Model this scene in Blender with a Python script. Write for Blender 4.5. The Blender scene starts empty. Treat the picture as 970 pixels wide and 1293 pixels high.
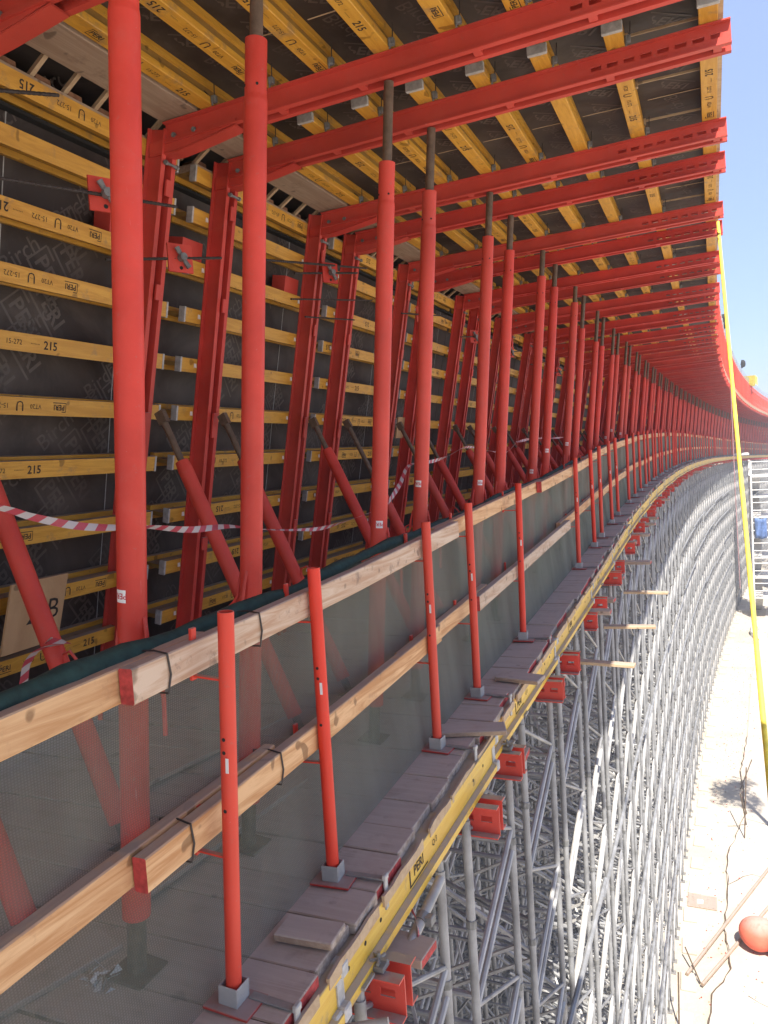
import bpy, bmesh, math, random
from math import sin, cos, pi, radians, atan2, sqrt, atan
from mathutils import Vector, Matrix
random.seed(11)
scene = bpy.context.scene
COL = scene.collection
V = Vector

# ------------------------------------------------------------------ materials
def newmat(name):
    m = bpy.data.materials.new(name); m.use_nodes = True
    nt = m.node_tree; b = nt.nodes['Principled BSDF']
    return m, nt, b
def N(nt, t, **k):
    n = nt.nodes.new(t)
    for a, v in k.items(): setattr(n, a, v)
    return n
def noise(nt, scale, detail=4, vec=None, rough=.6, dist=0):
    n = N(nt, 'ShaderNodeTexNoise'); n.inputs['Scale'].default_value = scale
    n.inputs['Detail'].default_value = detail; n.inputs['Roughness'].default_value = rough
    n.inputs['Distortion'].default_value = dist
    if vec: nt.links.new(vec, n.inputs['Vector'])
    return n.outputs['Fac']
def ramp(nt, fac, p0, p1, c0=(0,0,0,1), c1=(1,1,1,1)):
    r = N(nt, 'ShaderNodeValToRGB'); e = r.color_ramp.elements
    e[0].position = p0; e[0].color = c0; e[1].position = p1; e[1].color = c1
    nt.links.new(fac, r.inputs['Fac']); return r.outputs['Color']
def mix(nt, fac, a, b, mode='MIX'):
    m = N(nt, 'ShaderNodeMix', data_type='RGBA', blend_type=mode)
    for s, v in ((0, fac), (6, a), (7, b)):
        if isinstance(v, (int, float)): m.inputs[s].default_value = v
        elif isinstance(v, tuple): m.inputs[s].default_value = (*v[:3], 1)
        else: nt.links.new(v, m.inputs[s])
    return m.outputs[2]
def coords(nt, world=False, scale=None):
    if world:
        o = N(nt, 'ShaderNodeNewGeometry').outputs['Position']
    else:
        o = N(nt, 'ShaderNodeTexCoord').outputs['Object']
    # offset by object random so copies differ
    oi = N(nt, 'ShaderNodeObjectInfo').outputs['Random']
    if not world:
        mu = N(nt, 'ShaderNodeVectorMath', operation='SCALE'); cx = N(nt, 'ShaderNodeCombineXYZ')
        for i in range(3): nt.links.new(oi, cx.inputs[i])
        nt.links.new(cx.outputs[0], mu.inputs[0]); mu.inputs['Scale'].default_value = 37.
        ad = N(nt, 'ShaderNodeVectorMath', operation='ADD')
        nt.links.new(o, ad.inputs[0]); nt.links.new(mu.outputs[0], ad.inputs[1]); o = ad.outputs[0]
    if scale:
        mp = N(nt, 'ShaderNodeVectorMath', operation='MULTIPLY'); mp.inputs[1].default_value = scale
        nt.links.new(o, mp.inputs[0]); o = mp.outputs[0]
    return o, oi
def dusted(nt, col, dust, amount, world_noise=9.):
    """dust that settled on upward faces"""
    g = N(nt, 'ShaderNodeNewGeometry'); sp = N(nt, 'ShaderNodeSeparateXYZ')
    nt.links.new(g.outputs['Normal'], sp.inputs[0])
    up = ramp(nt, sp.outputs['Z'], .45, .95)
    nz = ramp(nt, noise(nt, world_noise, 5, g.outputs['Position']), .12, .5)
    f = N(nt, 'ShaderNodeMath', operation='MULTIPLY'); nt.links.new(up, f.inputs[0]); nt.links.new(nz, f.inputs[1])
    f2 = N(nt, 'ShaderNodeMath', operation='MULTIPLY'); nt.links.new(f.outputs[0], f2.inputs[0]); f2.inputs[1].default_value = amount
    return mix(nt, f2.outputs[0], col, dust)
def bump(nt, b, fac, dist=.002, strength=.5):
    bp = N(nt, 'ShaderNodeBump'); bp.inputs['Distance'].default_value = dist; bp.inputs['Strength'].default_value = strength
    nt.links.new(fac, bp.inputs['Height']); nt.links.new(bp.outputs[0], b.inputs['Normal'])

def paint(name, c, var=.25, rough=.42, scratch=.35, dust=(.36,.31,.27), dusta=.75, chip=(.30,.16,.13)):
    m, nt, b = newmat(name); o, oi = coords(nt)
    g = N(nt, 'ShaderNodeNewGeometry').outputs['Position']
    n1 = noise(nt, 2.2, 5, g)
    dark = tuple(v*(1-var) for v in c); light = tuple(min(1, v*(1+var*.5)+.012) for v in c)
    c1 = mix(nt, ramp(nt, n1, .3, .7), dark, light)
    c1 = mix(nt, oi, c1, mix(nt, .3, c1, (.5,.12,.08)))
    fine = ramp(nt, noise(nt, 38, 6, g, .7), .62, .74)
    f = N(nt, 'ShaderNodeMath', operation='MULTIPLY'); nt.links.new(fine, f.inputs[0]); f.inputs[1].default_value = scratch
    c1 = mix(nt, f.outputs[0], c1, chip)
    # long thin scratches
    mp = N(nt, 'ShaderNodeVectorMath', operation='MULTIPLY'); mp.inputs[1].default_value = (60, 60, 3)
    nt.links.new(g, mp.inputs[0])
    sc = ramp(nt, noise(nt, 1, 3, mp.outputs[0]), .70, .75)
    f = N(nt, 'ShaderNodeMath', operation='MULTIPLY'); nt.links.new(sc, f.inputs[0]); f.inputs[1].default_value = scratch*.8
    c1 = mix(nt, f.outputs[0], c1, tuple(min(1, v*.7+.2) for v in c))
    sp = ramp(nt, noise(nt, 110, 3, g, .6), .72, .76)
    f = N(nt, 'ShaderNodeMath', operation='MULTIPLY'); nt.links.new(sp, f.inputs[0]); f.inputs[1].default_value = scratch*.9
    c1 = mix(nt, f.outputs[0], c1, (.42,.34,.30))
    fade = ramp(nt, noise(nt, 4.5, 6, g, .75, 1.), .5, .8)
    f = N(nt, 'ShaderNodeMath', operation='MULTIPLY'); nt.links.new(fade, f.inputs[0]); f.inputs[1].default_value = scratch*.55
    c1 = mix(nt, f.outputs[0], c1, (.50,.13,.10))
    c1 = dusted(nt, c1, dust, dusta)
    nt.links.new(c1, b.inputs['Base Color'])
    rr = N(nt, 'ShaderNodeMapRange'); rr.inputs['To Min'].default_value = rough-.08; rr.inputs['To Max'].default_value = rough+.22
    nt.links.new(n1, rr.inputs[0]); nt.links.new(rr.outputs[0], b.inputs['Roughness'])
    b.inputs['Specular IOR Level'].default_value = .32
    bump(nt, b, noise(nt, 90, 3, g), .0006, .4)
    return m
def wood(name, a, bcol, stain=None, axis=(2.5, 26, 26), dust=(.36,.31,.28), dusta=.6, rough=.75, stainamt=.5, worldax=False):
    m, nt, b = newmat(name); o, oi = coords(nt, False, axis)
    n1 = noise(nt, 1.0, 6, o, .65, 1.2)
    c1 = mix(nt, ramp(nt, n1, .40, .60), bcol, a)
    g = N(nt, 'ShaderNodeNewGeometry').outputs['Position']
    c1 = mix(nt, ramp(nt, oi, 0, 1, (0,0,0,1), (.35,.35,.35,1)), c1, tuple(v*.6 for v in a))
    if stain:
        s = ramp(nt, noise(nt, 7, 6, g, .7), .56, .66)
        f = N(nt, 'ShaderNodeMath', operation='MULTIPLY'); nt.links.new(s, f.inputs[0]); f.inputs[1].default_value = stainamt
        c1 = mix(nt, f.outputs[0], c1, stain)
    kn = ramp(nt, noise(nt, 13, 1, g, .3), .71, .75)
    f = N(nt, 'ShaderNodeMath', operation='MULTIPLY'); nt.links.new(kn, f.inputs[0]); f.inputs[1].default_value = .7
    c1 = mix(nt, f.outputs[0], c1, tuple(v*.35 for v in bcol))
    c1 = dusted(nt, c1, dust, dusta)
    nt.links.new(c1, b.inputs['Base Color']); b.inputs['Roughness'].default_value = rough
    bump(nt, b, n1, .002, .5)
    return m
def plain(name, c, rough=.6, metal=0., var=.2, scale=12, dusta=0.):
    m, nt, b = newmat(name)
    g = N(nt, 'ShaderNodeNewGeometry').outputs['Position']
    n1 = noise(nt, scale, 5, g)
    c1 = mix(nt, ramp(nt, n1, .3, .7), tuple(v*(1-var) for v in c), tuple(min(1, v*(1+var)) for v in c))
    if dusta: c1 = dusted(nt, c1, (.42,.37,.32), dusta)
    nt.links.new(c1, b.inputs['Base Color']); b.inputs['Roughness'].default_value = rough
    b.inputs['Metallic'].default_value = metal
    return m

M = {}
M['red'] = paint('red_powder_coat', (.60,.048,.033), dusta=1., scratch=.5)
M['redprop'] = paint('red_prop_paint', (.64,.048,.028), scratch=.5, dusta=.5)
M['redpost'] = paint('red_guard_paint', (.70,.040,.016), var=.15, scratch=.3)
M['rust'] = plain('worn_brown_steel', (.15,.105,.07), .55, .35, .3, 20)
M['galv'] = plain('galvanised_steel', (.285,.285,.285), .55, .2, .35, 5)
M['galvlight'] = plain('light_galvanised_steel', (.42,.41,.39), .55, .15, .3, 5, .3)
M['castgrey'] = plain('grey_cast_steel', (.20,.20,.195), .6, .3, .3, 25, .4)
M['darksteel'] = plain('dark_rod_steel', (.06,.05,.045), .6, .4, .3, 30)
M['yellow'] = wood('yellow_glazed_timber', (.72,.38,.05), (.58,.28,.028), stain=(.30,.19,.09), axis=(26,2.5,26), stainamt=.6, dust=(.30,.27,.24), dusta=.85, rough=.5)
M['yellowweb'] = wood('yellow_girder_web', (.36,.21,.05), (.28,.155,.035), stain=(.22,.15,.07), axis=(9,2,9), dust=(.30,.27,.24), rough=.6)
M['edgeyellow'] = wood('bright_yellow_girder', (.76,.50,.07), (.66,.38,.04), stain=(.34,.23,.11), axis=(20,2,20), stainamt=.7, dust=(.36,.31,.26), dusta=.9, rough=.5)
M['endcap'] = plain('grey_plastic_cap', (.42,.41,.39), .6, 0, .25, 30, .5)
M['rail'] = wood('fresh_pine_board', (.72,.44,.22), (.50,.24,.09), stain=(.38,.20,.10), axis=(22,1.6,22), dusta=.75, stainamt=.55)
M['railold'] = wood('weathered_pine_board', (.62,.47,.34), (.46,.28,.17), stain=(.20,.13,.09), axis=(22,1.6,22), dusta=.8, stainamt=.75)
M['plank'] = wood('dusty_deck_plank', (.47,.385,.315), (.29,.22,.17), stain=(.17,.115,.085), stainamt=.6, axis=(1.5,24,24), dust=(.46,.39,.345), dusta=.75, rough=.9)
M['greyplank'] = wood('grey_brown_plank', (.42,.31,.22), (.32,.22,.15), stain=(.20,.13,.09), axis=(24,1.5,24), rough=.8)
M['palewood'] = wood('pale_batten_wood', (.55,.40,.25), (.42,.28,.16), axis=(4,12,12), rough=.8)
M['block'] = wood('brown_wood_block', (.34,.17,.09), (.22,.10,.05), axis=(12,12,12), rough=.8)
M['redend'] = plain('red_painted_board_end', (.42,.05,.045), .8, 0, .4, 40)
M['ink'] = plain('black_ink', (.03,.022,.018), .8)
M['plyprint'] = plain('plywood_film_print', (.088,.067,.053), .5)
M['white'] = plain('white_sticker', (.8,.78,.75), .5, 0, .05)
M['stickred'] = plain('sticker_red', (.6,.05,.05), .5)
M['board'] = wood('sign_plywood', (.60,.38,.19), (.50,.30,.14), axis=(6,6,2), rough=.8)
M['dustyred'] = paint('dusty_red_steel', (.46,.03,.02), dusta=1., dust=(.33,.24,.22))
M['sticker'] = plain('dusty_sticker', (.50,.42,.38), .6, 0, .1)
M['concrete'] = plain('pale_concrete', (.55,.50,.43), .9, 0, .15, 3)
M['cream'] = plain('cream_white_steel', (.72,.70,.66), .6, 0, .1)
M['blue'] = plain('blue_tarp', (.10,.17,.36), .6, 0, .3, 5)
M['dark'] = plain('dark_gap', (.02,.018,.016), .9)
M['rope'] = plain('yellow_strap', (.80,.64,.08), .7, 0, .22, 18)
M['string'] = plain('grey_red_line', (.35,.2,.2), .7)
M['orange'] = plain('faded_red_plastic', (.72,.14,.08), .75, 0, .3, 2.2, .7)
M['hem'] = plain('dark_green_net_roll', (.016,.045,.036), .85, 0, .35, 30)
M['clearplastic'] = plain('crumpled_plastic', (.6,.6,.6), .3)
def ply_mat():
    m, nt, b = newmat('dark_film_faced_plywood')
    g = N(nt, 'ShaderNodeNewGeometry').outputs['Position']
    n1 = ramp(nt, noise(nt, 1.3, 6, g, .65, .6), .42, .72)
    c = mix(nt, n1, (.036,.025,.020), (.108,.085,.070))
    mp = N(nt, 'ShaderNodeVectorMath', operation='MULTIPLY'); mp.inputs[1].default_value = (16, 16, .8); nt.links.new(g, mp.inputs[0])
    st = ramp(nt, noise(nt, 1, 4, mp.outputs[0]), .62, .78)
    f = N(nt, 'ShaderNodeMath', operation='MULTIPLY'); nt.links.new(st, f.inputs[0]); f.inputs[1].default_value = .35
    c = mix(nt, f.outputs[0], c, (.13,.115,.10))
    nt.links.new(c, b.inputs['Base Color']); b.inputs['Roughness'].default_value = .55; b.inputs['Specular IOR Level'].default_value = .3
    return m
M['ply'] = ply_mat()
def tape_mat():
    m, nt, b = newmat('red_white_barrier_tape')
    uv = N(nt, 'ShaderNodeAttribute', attribute_name='along').outputs['Fac']
    w = N(nt, 'ShaderNodeMath', operation='FRACT'); mu = N(nt, 'ShaderNodeMath', operation='MULTIPLY'); mu.inputs[1].default_value = 12.
    nt.links.new(uv, mu.inputs[0]); nt.links.new(mu.outputs[0], w.inputs[0])
    gt = N(nt, 'ShaderNodeMath', operation='GREATER_THAN'); gt.inputs[1].default_value = .5; nt.links.new(w.outputs[0], gt.inputs[0])
    c = mix(nt, gt.outputs[0], (.46,.06,.08), (.50,.45,.43))
    nt.links.new(c, b.inputs['Base Color']); b.inputs['Roughness'].default_value = .5
    return m
M['tape'] = tape_mat()
def net_mat():
    m = bpy.data.materials.new('green_debris_net'); m.use_nodes = True; nt = m.node_tree; nt.nodes.clear()
    out = N(nt, 'ShaderNodeOutputMaterial'); mx = N(nt, 'ShaderNodeMixShader'); tr = N(nt, 'ShaderNodeBsdfTransparent')
    df = N(nt, 'ShaderNodeBsdfDiffuse'); tl = N(nt, 'ShaderNodeBsdfTranslucent'); m2 = N(nt, 'ShaderNodeMixShader')
    g = N(nt, 'ShaderNodeNewGeometry').outputs['Position']
    mp = N(nt, 'ShaderNodeVectorMath', operation='MULTIPLY'); mp.inputs[1].default_value = (3, 3, .6); nt.links.new(g, mp.inputs[0])
    n1 = noise(nt, 1.2, 4, mp.outputs[0])
    col = mix(nt, ramp(nt, n1, .3, .7), (.21,.235,.19), (.30,.32,.265))
    nt.links.new(col, df.inputs[0]); nt.links.new(col, tl.inputs[0]); m2.inputs[0].default_value = .4
    nt.links.new(df.outputs[0], m2.inputs[1]); nt.links.new(tl.outputs[0], m2.inputs[2])
    # woven threads: coverage of the weave (thicker threads seen at a slant cover more)
    lw = N(nt, 'ShaderNodeLayerWeight'); lw.inputs['Blend'].default_value = .5
    mr = N(nt, 'ShaderNodeMapRange'); mr.inputs['From Min'].default_value = .25; mr.inputs['From Max'].default_value = .92
    mr.inputs['To Min'].default_value = .34; mr.inputs['To Max'].default_value = .90
    nt.links.new(lw.outputs['Facing'], mr.inputs[0])
    ad = N(nt, 'ShaderNodeMath', operation='ADD'); ml = N(nt, 'ShaderNodeMath', operation='MULTIPLY_ADD')
    ml.inputs[1].default_value = .16; ml.inputs[2].default_value = -.08; nt.links.new(n1, ml.inputs[0])
    at = N(nt, 'ShaderNodeAttribute', attribute_name='weave'); sp = N(nt, 'ShaderNodeSeparateXYZ'); nt.links.new(at.outputs['Vector'], sp.inputs[0])
    gs=[]
    for ax,fr in (('X',2*pi/.009),('Y',2*pi/.007)):
        a1 = N(nt, 'ShaderNodeMath', operation='MULTIPLY'); a1.inputs[1].default_value = fr; nt.links.new(sp.outputs[ax], a1.inputs[0])
        a2 = N(nt, 'ShaderNodeMath', operation='SINE'); nt.links.new(a1.outputs[0], a2.inputs[0]); gs.append(a2)
    mxx = N(nt, 'ShaderNodeMath', operation='MAXIMUM'); nt.links.new(gs[0].outputs[0], mxx.inputs[0]); nt.links.new(gs[1].outputs[0], mxx.inputs[1])
    w2 = N(nt, 'ShaderNodeMath', operation='MULTIPLY_ADD'); w2.inputs[1].default_value = .17; w2.inputs[2].default_value = -.07; nt.links.new(mxx.outputs[0], w2.inputs[0])
    w3 = N(nt, 'ShaderNodeMath', operation='ADD'); nt.links.new(w2.outputs[0], w3.inputs[0]); nt.links.new(ml.outputs[0], w3.inputs[1])
    nt.links.new(mr.outputs[0], ad.inputs[0]); nt.links.new(w3.outputs[0], ad.inputs[1]); ad.use_clamp = True
    nt.links.new(ad.outputs[0], mx.inputs[0]); nt.links.new(tr.outputs[0], mx.inputs[1]); nt.links.new(m2.outputs[0], mx.inputs[2])
    nt.links.new(mx.outputs[0], out.inputs[0])
    return m
M['net'] = net_mat()
def ground_mat():
    m, nt, b = newmat('sandy_ground')
    g = N(nt, 'ShaderNodeNewGeometry').outputs['Position']
    a = ramp(nt, noise(nt, .35, 8, g, .6, .5), .35, .68)
    c = mix(nt, a, (.46,.40,.31), (.58,.52,.43))
    d = ramp(nt, noise(nt, 5, 8, g, .7), .55, .75)
    f = N(nt, 'ShaderNodeMath', operation='MULTIPLY'); nt.links.new(d, f.inputs[0]); f.inputs[1].default_value = .4
    c = mix(nt, f.outputs[0], c, (.36,.29,.22))
    nt.links.new(c, b.inputs['Base Color']); b.inputs['Roughness'].default_value = .95
    bump(nt, b, noise(nt, 6, 8, g, .7), .05, .5)
    return m
M['ground'] = ground_mat()
def slab_mat():
    m, nt, b = newmat('site_concrete_slab')
    g = N(nt, 'ShaderNodeNewGeometry').outputs['Position']
    a = ramp(nt, noise(nt, .8, 8, g, .6, .8), .35, .68)
    c = mix(nt, a, (.46,.40,.325), (.57,.515,.44))
    d = ramp(nt, noise(nt, 22, 5, g, .7), .62, .72)
    f = N(nt, 'ShaderNodeMath', operation='MULTIPLY'); nt.links.new(d, f.inputs[0]); f.inputs[1].default_value = .35
    c = mix(nt, f.outputs[0], c, (.40,.30,.24))
    nt.links.new(c, b.inputs['Base Color']); b.inputs['Roughness'].default_value = .9
    return m
M['slab'] = slab_mat()

# ------------------------------------------------------------------ mesh builder
class MB:
    def __init__(s, off=(0,0,0)): s.v=[]; s.f=[]; s.m=[]; s.off=V(off); s.mats=[]; s.attr=[]
    def mi(s, mat):
        if mat not in s.mats: s.mats.append(mat)
        return s.mats.index(mat)
    def add(s, vs, fs, mat):
        b=len(s.v); s.v += [V(p)-s.off for p in vs]; i=s.mi(mat)
        for f in fs: s.f.append([b+k for k in f]); s.m.append(i)
    def box(s, x0,x1,y0,y1,z0,z1, mat, ch=0, endmat=None, endaxis=0):
        if ch<=0:
            vs=[(x,y,z) for x in (x0,x1) for y in (y0,y1) for z in (z0,z1)]
            fs=[[0,1,3,2],[4,6,7,5],[0,4,5,1],[2,3,7,6],[0,2,6,4],[1,5,7,3]]
            s.add(vs,fs,mat)
        else:
            bm=bmesh.new(); bmesh.ops.create_cube(bm,size=1)
            for v in bm.verts: v.co=V(((x0+x1)/2+v.co.x*(x1-x0),(y0+y1)/2+v.co.y*(y1-y0),(z0+z1)/2+v.co.z*(z1-z0)))
            bmesh.ops.bevel(bm,geom=bm.edges[:],offset=ch,segments=1,affect='EDGES'); bm.verts.index_update()
            s.add([v.co.copy() for v in bm.verts],[[v.index for v in f.verts] for f in bm.faces],mat); bm.free()
        if endmat is not None:
            n=len(s.f); k=26 if ch>0 else 6
            e=s.mi(endmat)
            for q in range(n-k,n):
                ps=[s.v[i]+s.off for i in s.f[q]]
                if all(abs(p[endaxis]-(x1,y1,z1)[endaxis])<.0005 for p in ps) or all(abs(p[endaxis]-(x0,y0,z0)[endaxis])<.0005 for p in ps): s.m[q]=e
    def bar(s, p0, p1, prof, side, mat):
        """extrude closed 2d profile (a along side, b along side x dir) from p0 to p1"""
        p0=V(p0); p1=V(p1); d=(p1-p0).normalized(); a=V(side); a=(a-d*a.dot(d)).normalized(); b=a.cross(d)
        n=len(prof); vs=[p0+a*x+b*y for x,y in prof]+[p1+a*x+b*y for x,y in prof]
        fs=[[i,(i+1)%n,n+(i+1)%n,n+i] for i in range(n)]+[list(range(n))[::-1],list(range(n,2*n))]
        s.add(vs,fs,mat)
    def tube(s,p0,p1,r,mat,n=12,r1=None,cap=True):
        p0=V(p0); p1=V(p1); d=(p1-p0).normalized(); r1=r if r1 is None else r1
        a=d.orthogonal().normalized(); b=d.cross(a)
        vs=[p0+(a*cos(t)+b*sin(t))*r for t in [2*pi*i/n for i in range(n)]]+[p1+(a*cos(t)+b*sin(t))*r1 for t in [2*pi*i/n for i in range(n)]]
        fs=[[i,(i+1)%n,n+(i+1)%n,n+i] for i in range(n)]
        if cap: fs+=[list(range(n))[::-1],list(range(n,2*n))]
        s.add(vs,fs,mat)
    def path(s,pts,r,mat,n=8):
        pts=[V(p) for p in pts]; rings=[]; a=None
        for i,p in enumerate(pts):
            d=(pts[min(i+1,len(pts)-1)]-pts[max(i-1,0)]).normalized()
            a=d.orthogonal().normalized() if a is None else (a-d*a.dot(d)).normalized()
            b=d.cross(a); rr=r[i] if isinstance(r,(list,tuple)) else r
            rings.append([p+(a*cos(t)+b*sin(t))*rr for t in [2*pi*k/n for k in range(n)]])
        vs=[q for g in rings for q in g]; fs=[]
        for i in range(len(rings)-1):
            for k in range(n): fs.append([i*n+k,i*n+(k+1)%n,(i+1)*n+(k+1)%n,(i+1)*n+k])
        fs+=[list(range(n))[::-1],[(len(rings)-1)*n+k for k in range(n)]]
        s.add(vs,fs,mat)
    def poly(s,pts,thick,mat,normal):
        nn=V(normal).normalized()*thick; pts=[V(p) for p in pts]; n=len(pts)
        s.add([p-nn/2 for p in pts]+[p+nn/2 for p in pts],[list(range(n))[::-1],list(range(n,2*n))]+[[i,(i+1)%n,n+(i+1)%n,n+i] for i in range(n)],mat)
    def text(s,txt,size,origin,right,up,mat,bold=False,frame=False,center=True):
        vs,fs=text_geo(txt,bold); r=V(right).normalized(); u=V(up).normalized(); o=V(origin)
        w=max(v[0] for v in vs); 
        s.add([o+r*((v[0]-(w/2 if center else 0))*size)+u*((v[1]-.35)*size) for v in vs],fs,mat)
        if frame:
            hw=w*size/2+size*.16; hh=size*.56; t=size*.05
            def q(a0,a1,b0,b1): s.add([o+r*a0+u*b0,o+r*a1+u*b0,o+r*a1+u*b1,o+r*a0+u*b1],[[0,1,2,3]],mat)
            q(-hw,hw,-hh-2*t,-hh); q(-hw-t*1.5,-hw,-hh-2*t,hh); q(-hw,-hw*.4,hh-t,hh+t)
    def build(s,name,parent=None,smooth=False,loc=None):
        me=bpy.data.meshes.new(name); me.from_pydata([tuple(v) for v in s.v],[],s.f)
        for m in s.mats: me.materials.append(m)
        me.polygons.foreach_set('material_index',s.m)
        if smooth:
            me.polygons.foreach_set('use_smooth',[True]*len(me.polygons)); me.set_sharp_from_angle(angle=radians(38))
        me.update()
        o=bpy.data.objects.new(name,me); COL.objects.link(o)
        if parent: o.parent=parent
        if loc is not None: o.location=loc
        return o
_tc={}
def text_geo(txt,bold=False):
    if (txt,bold) in _tc: return _tc[(txt,bold)]
    cu=bpy.data.curves.new('lettering','FONT'); cu.body=txt; cu.size=1; cu.resolution_u=2
    if bold: cu.offset=.018
    o=bpy.data.objects.new('lettering',cu); COL.objects.link(o); bpy.context.view_layer.update()
    me=o.evaluated_get(bpy.context.evaluated_depsgraph_get()).to_mesh()
    vs=[tuple(v.co) for v in me.vertices]; fs=[list(p.vertices) for p in me.polygons]
    o.to_mesh_clear(); bpy.data.objects.remove(o); bpy.data.curves.remove(cu)
    _tc[(txt,bold)]=(vs,fs); return vs,fs

def tag(o,label=None,cat=None,group=None,kind=None):
    if label: o['label']=label
    if cat: o['category']=cat
    if group: o['group']=group
    if kind: o['kind']=kind
    return o
def empty(name,loc=(0,0,0),rot=(0,0,0)):
    o=bpy.data.objects.new(name,None); COL.objects.link(o); o.location=loc; o.rotation_euler=rot; o.empty_display_size=.1
    return o
def dup(o,parent=None):
    c=o.copy(); COL.objects.link(c); c.parent=parent
    for ch in list(o.children): dup(ch,c)
    return c
ORD=['first','second','third','fourth','fifth','sixth','seventh','eighth','ninth','tenth','eleventh','twelfth','thirteenth','fourteenth']

# ------------------------------------------------------------------ alignment of the viaduct
K=.00226; R0=1/K
def P(s,u,z=0.):
    """station s along the bridge, u sideways, z up (origin = eye level)"""
    if s<=12: return V((u,s,z))
    t=(s-12)*K
    return V((R0-(R0-u)*cos(t), 12+(R0-u)*sin(t), z))
def rz(s): return -max(0.,s-12)*K
def interp(t,s):
    if s<=t[0][0]: return t[0][1]
    for (a,b),(c,d) in zip(t,t[1:]):
        if s<=c:
            return b+(d-b)*(s-a)/(c-a)
    return t[-1][1]
ZD=[(-6,-1.80),(0,-1.69),(1.88,-1.64),(2.57,-1.62),(3.82,-1.57),(4.59,-1.53),(5.88,-1.48),(8.66,-1.35),(10.6,-1.24),(13,-1.11),(16,-1.02),(20,-.94),(25,-.90),(30,-.905),(35,-.94),(44,-1.05),(56,-1.29),(70,-1.62),(100,-2.42),(130,-3.3)]
def zd(s): return interp(ZD,s)
def zslope(s): return atan((zd(s+.4)-zd(s-.4))/.8)
ZC=[(0,0),(40,0),(60,-.3),(80,-.66),(100,-1.05),(130,-1.7)]
def zc(s): return interp(ZC,s)
def A(i): return 1.87+1.95*(i//2)+.65*(i%2)
def zb(u): return 1.897+.0250*(u+2.6)             # underside of the cantilever beams
UPW=V((.196,0,.9806)); NW=V((.9806,0,-.196))     # up the leaning wall, out of the wall
F0=V((-3.53,0,-1.5))
def wp(t,b=0.,y=0.): return F0+UPW*t-NW*b+V((0,y,0))
GZ=-12.
NST=114
HAZE=.003

# ------------------------------------------------------------------ steel frames (leaning upright + cantilever beam)
FOFF=(-3.53,0,-1.5)
def channel_pair(mb,p0,p1,depth,mat,fl=.034,gap=.030,th=.007):
    """two C channels back to back; depth = vector across the web"""
    D=V(depth); h=D.length; d=D.normalized()
    p0=V(p0);p1=V(p1)
    for sy in (1,-1):
        y0=gap*sy; 
        # web
        a=[p0+V((0,y0,0)),p0+V((0,y0+th*sy,0)),p0+V((0,y0+th*sy,0))+D,p0+V((0,y0,0))+D]
        L=p1-p0
        def prism(pts):
            q=[x+L for x in pts]; n=len(pts); f=[list(range(n))[::-1],list(range(n,2*n))]+[[i,(i+1)%n,n+(i+1)%n,n+i] for i in range(n)]
            if sy<0: f=[x[::-1] for x in f]
            mb.add(pts+q,f,mat)
        o=V((0,1,0))*sy
        pts=[p0+o*gap,p0+o*(gap+fl),p0+o*(gap+fl)+d*th,p0+o*(gap+th)+d*th*1.6,p0+o*(gap+th)+d*(h-th*1.6),p0+o*(gap+fl)+d*(h-th),p0+o*(gap+fl)+d*h,p0+o*gap+d*h]
        prism(pts)
def slotted_end(mb,p0,p1,depth,mat,nslot,slot=.055,pitch=.085,gap=.030,th=.007,fl=.034):
    """same section but with real openings in the webs, p0 -> p1 (p1 is the free end)"""
    D=V(depth); h=D.length; d=D.normalized(); p0=V(p0);p1=V(p1); L=(p1-p0); ln=L.length; x=L.normalized()
    for sy in (1,-1):
        o=V((0,1,0))*sy
        def blk(x0,x1,h0,h1,y0,y1):
            c=[p0+x*a+d*b+o*e for a in (x0,x1) for b in (h0,h1) for e in (y0,y1)]
            f=[[0,1,3,2],[4,6,7,5],[0,4,5,1],[2,3,7,6],[0,2,6,4],[1,5,7,3]]
            mb.add(c,f,mat)
        blk(0,ln,0,th,gap,gap+fl); blk(0,ln,h-th,h,gap,gap+fl)
        blk(0,ln,th,h*.40,gap,gap+th); blk(0,ln,h*.60,h-th,gap,gap+th)
        xs=ln-.04; cur=ln
        for k in range(nslot):
            blk(xs,cur,h*.40,h*.60,gap,gap+th); cur=xs-slot; xs=cur-(pitch-slot)
        blk(0,cur,h*.40,h*.60,gap,gap+th)
def beam_geo(mb,slots=True):
    B0=V((-2.86,0,zb(-2.86))); B1=V((.145,0,zb(.145))); ax=(B1-B0).normalized(); up=V((-ax.z,0,ax.x))*.120
    if slots:
        mid=B1-ax*.75
        channel_pair(mb,B0,mid,up,M['red']); slotted_end(mb,mid,B1,up,M['red'],8)
    else: channel_pair(mb,B0,B1,up,M['red'])
    for u in (-2.1,-1.62,-1.0,-.45,.08):
        p=B0+ax*((u+2.86)/ax.x)
        mb.box(p.x-.02,p.x+.02,-.025,.025,p.z+.004,p.z+.05,M['red'])
def upright_geo(mb):
    channel_pair(mb,wp(0,.018),wp(3.56,.018),-NW*.122,M['red'])
    for t in (.25,.95,1.75,1.83,2.6,3.2):
        a=wp(t,.004); mb.poly([wp(t,.003,-.026),wp(t,.003,.026),wp(t+.09,.003,.026),wp(t+.09,.003,-.026)],.012,M['red'],NW)
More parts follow.
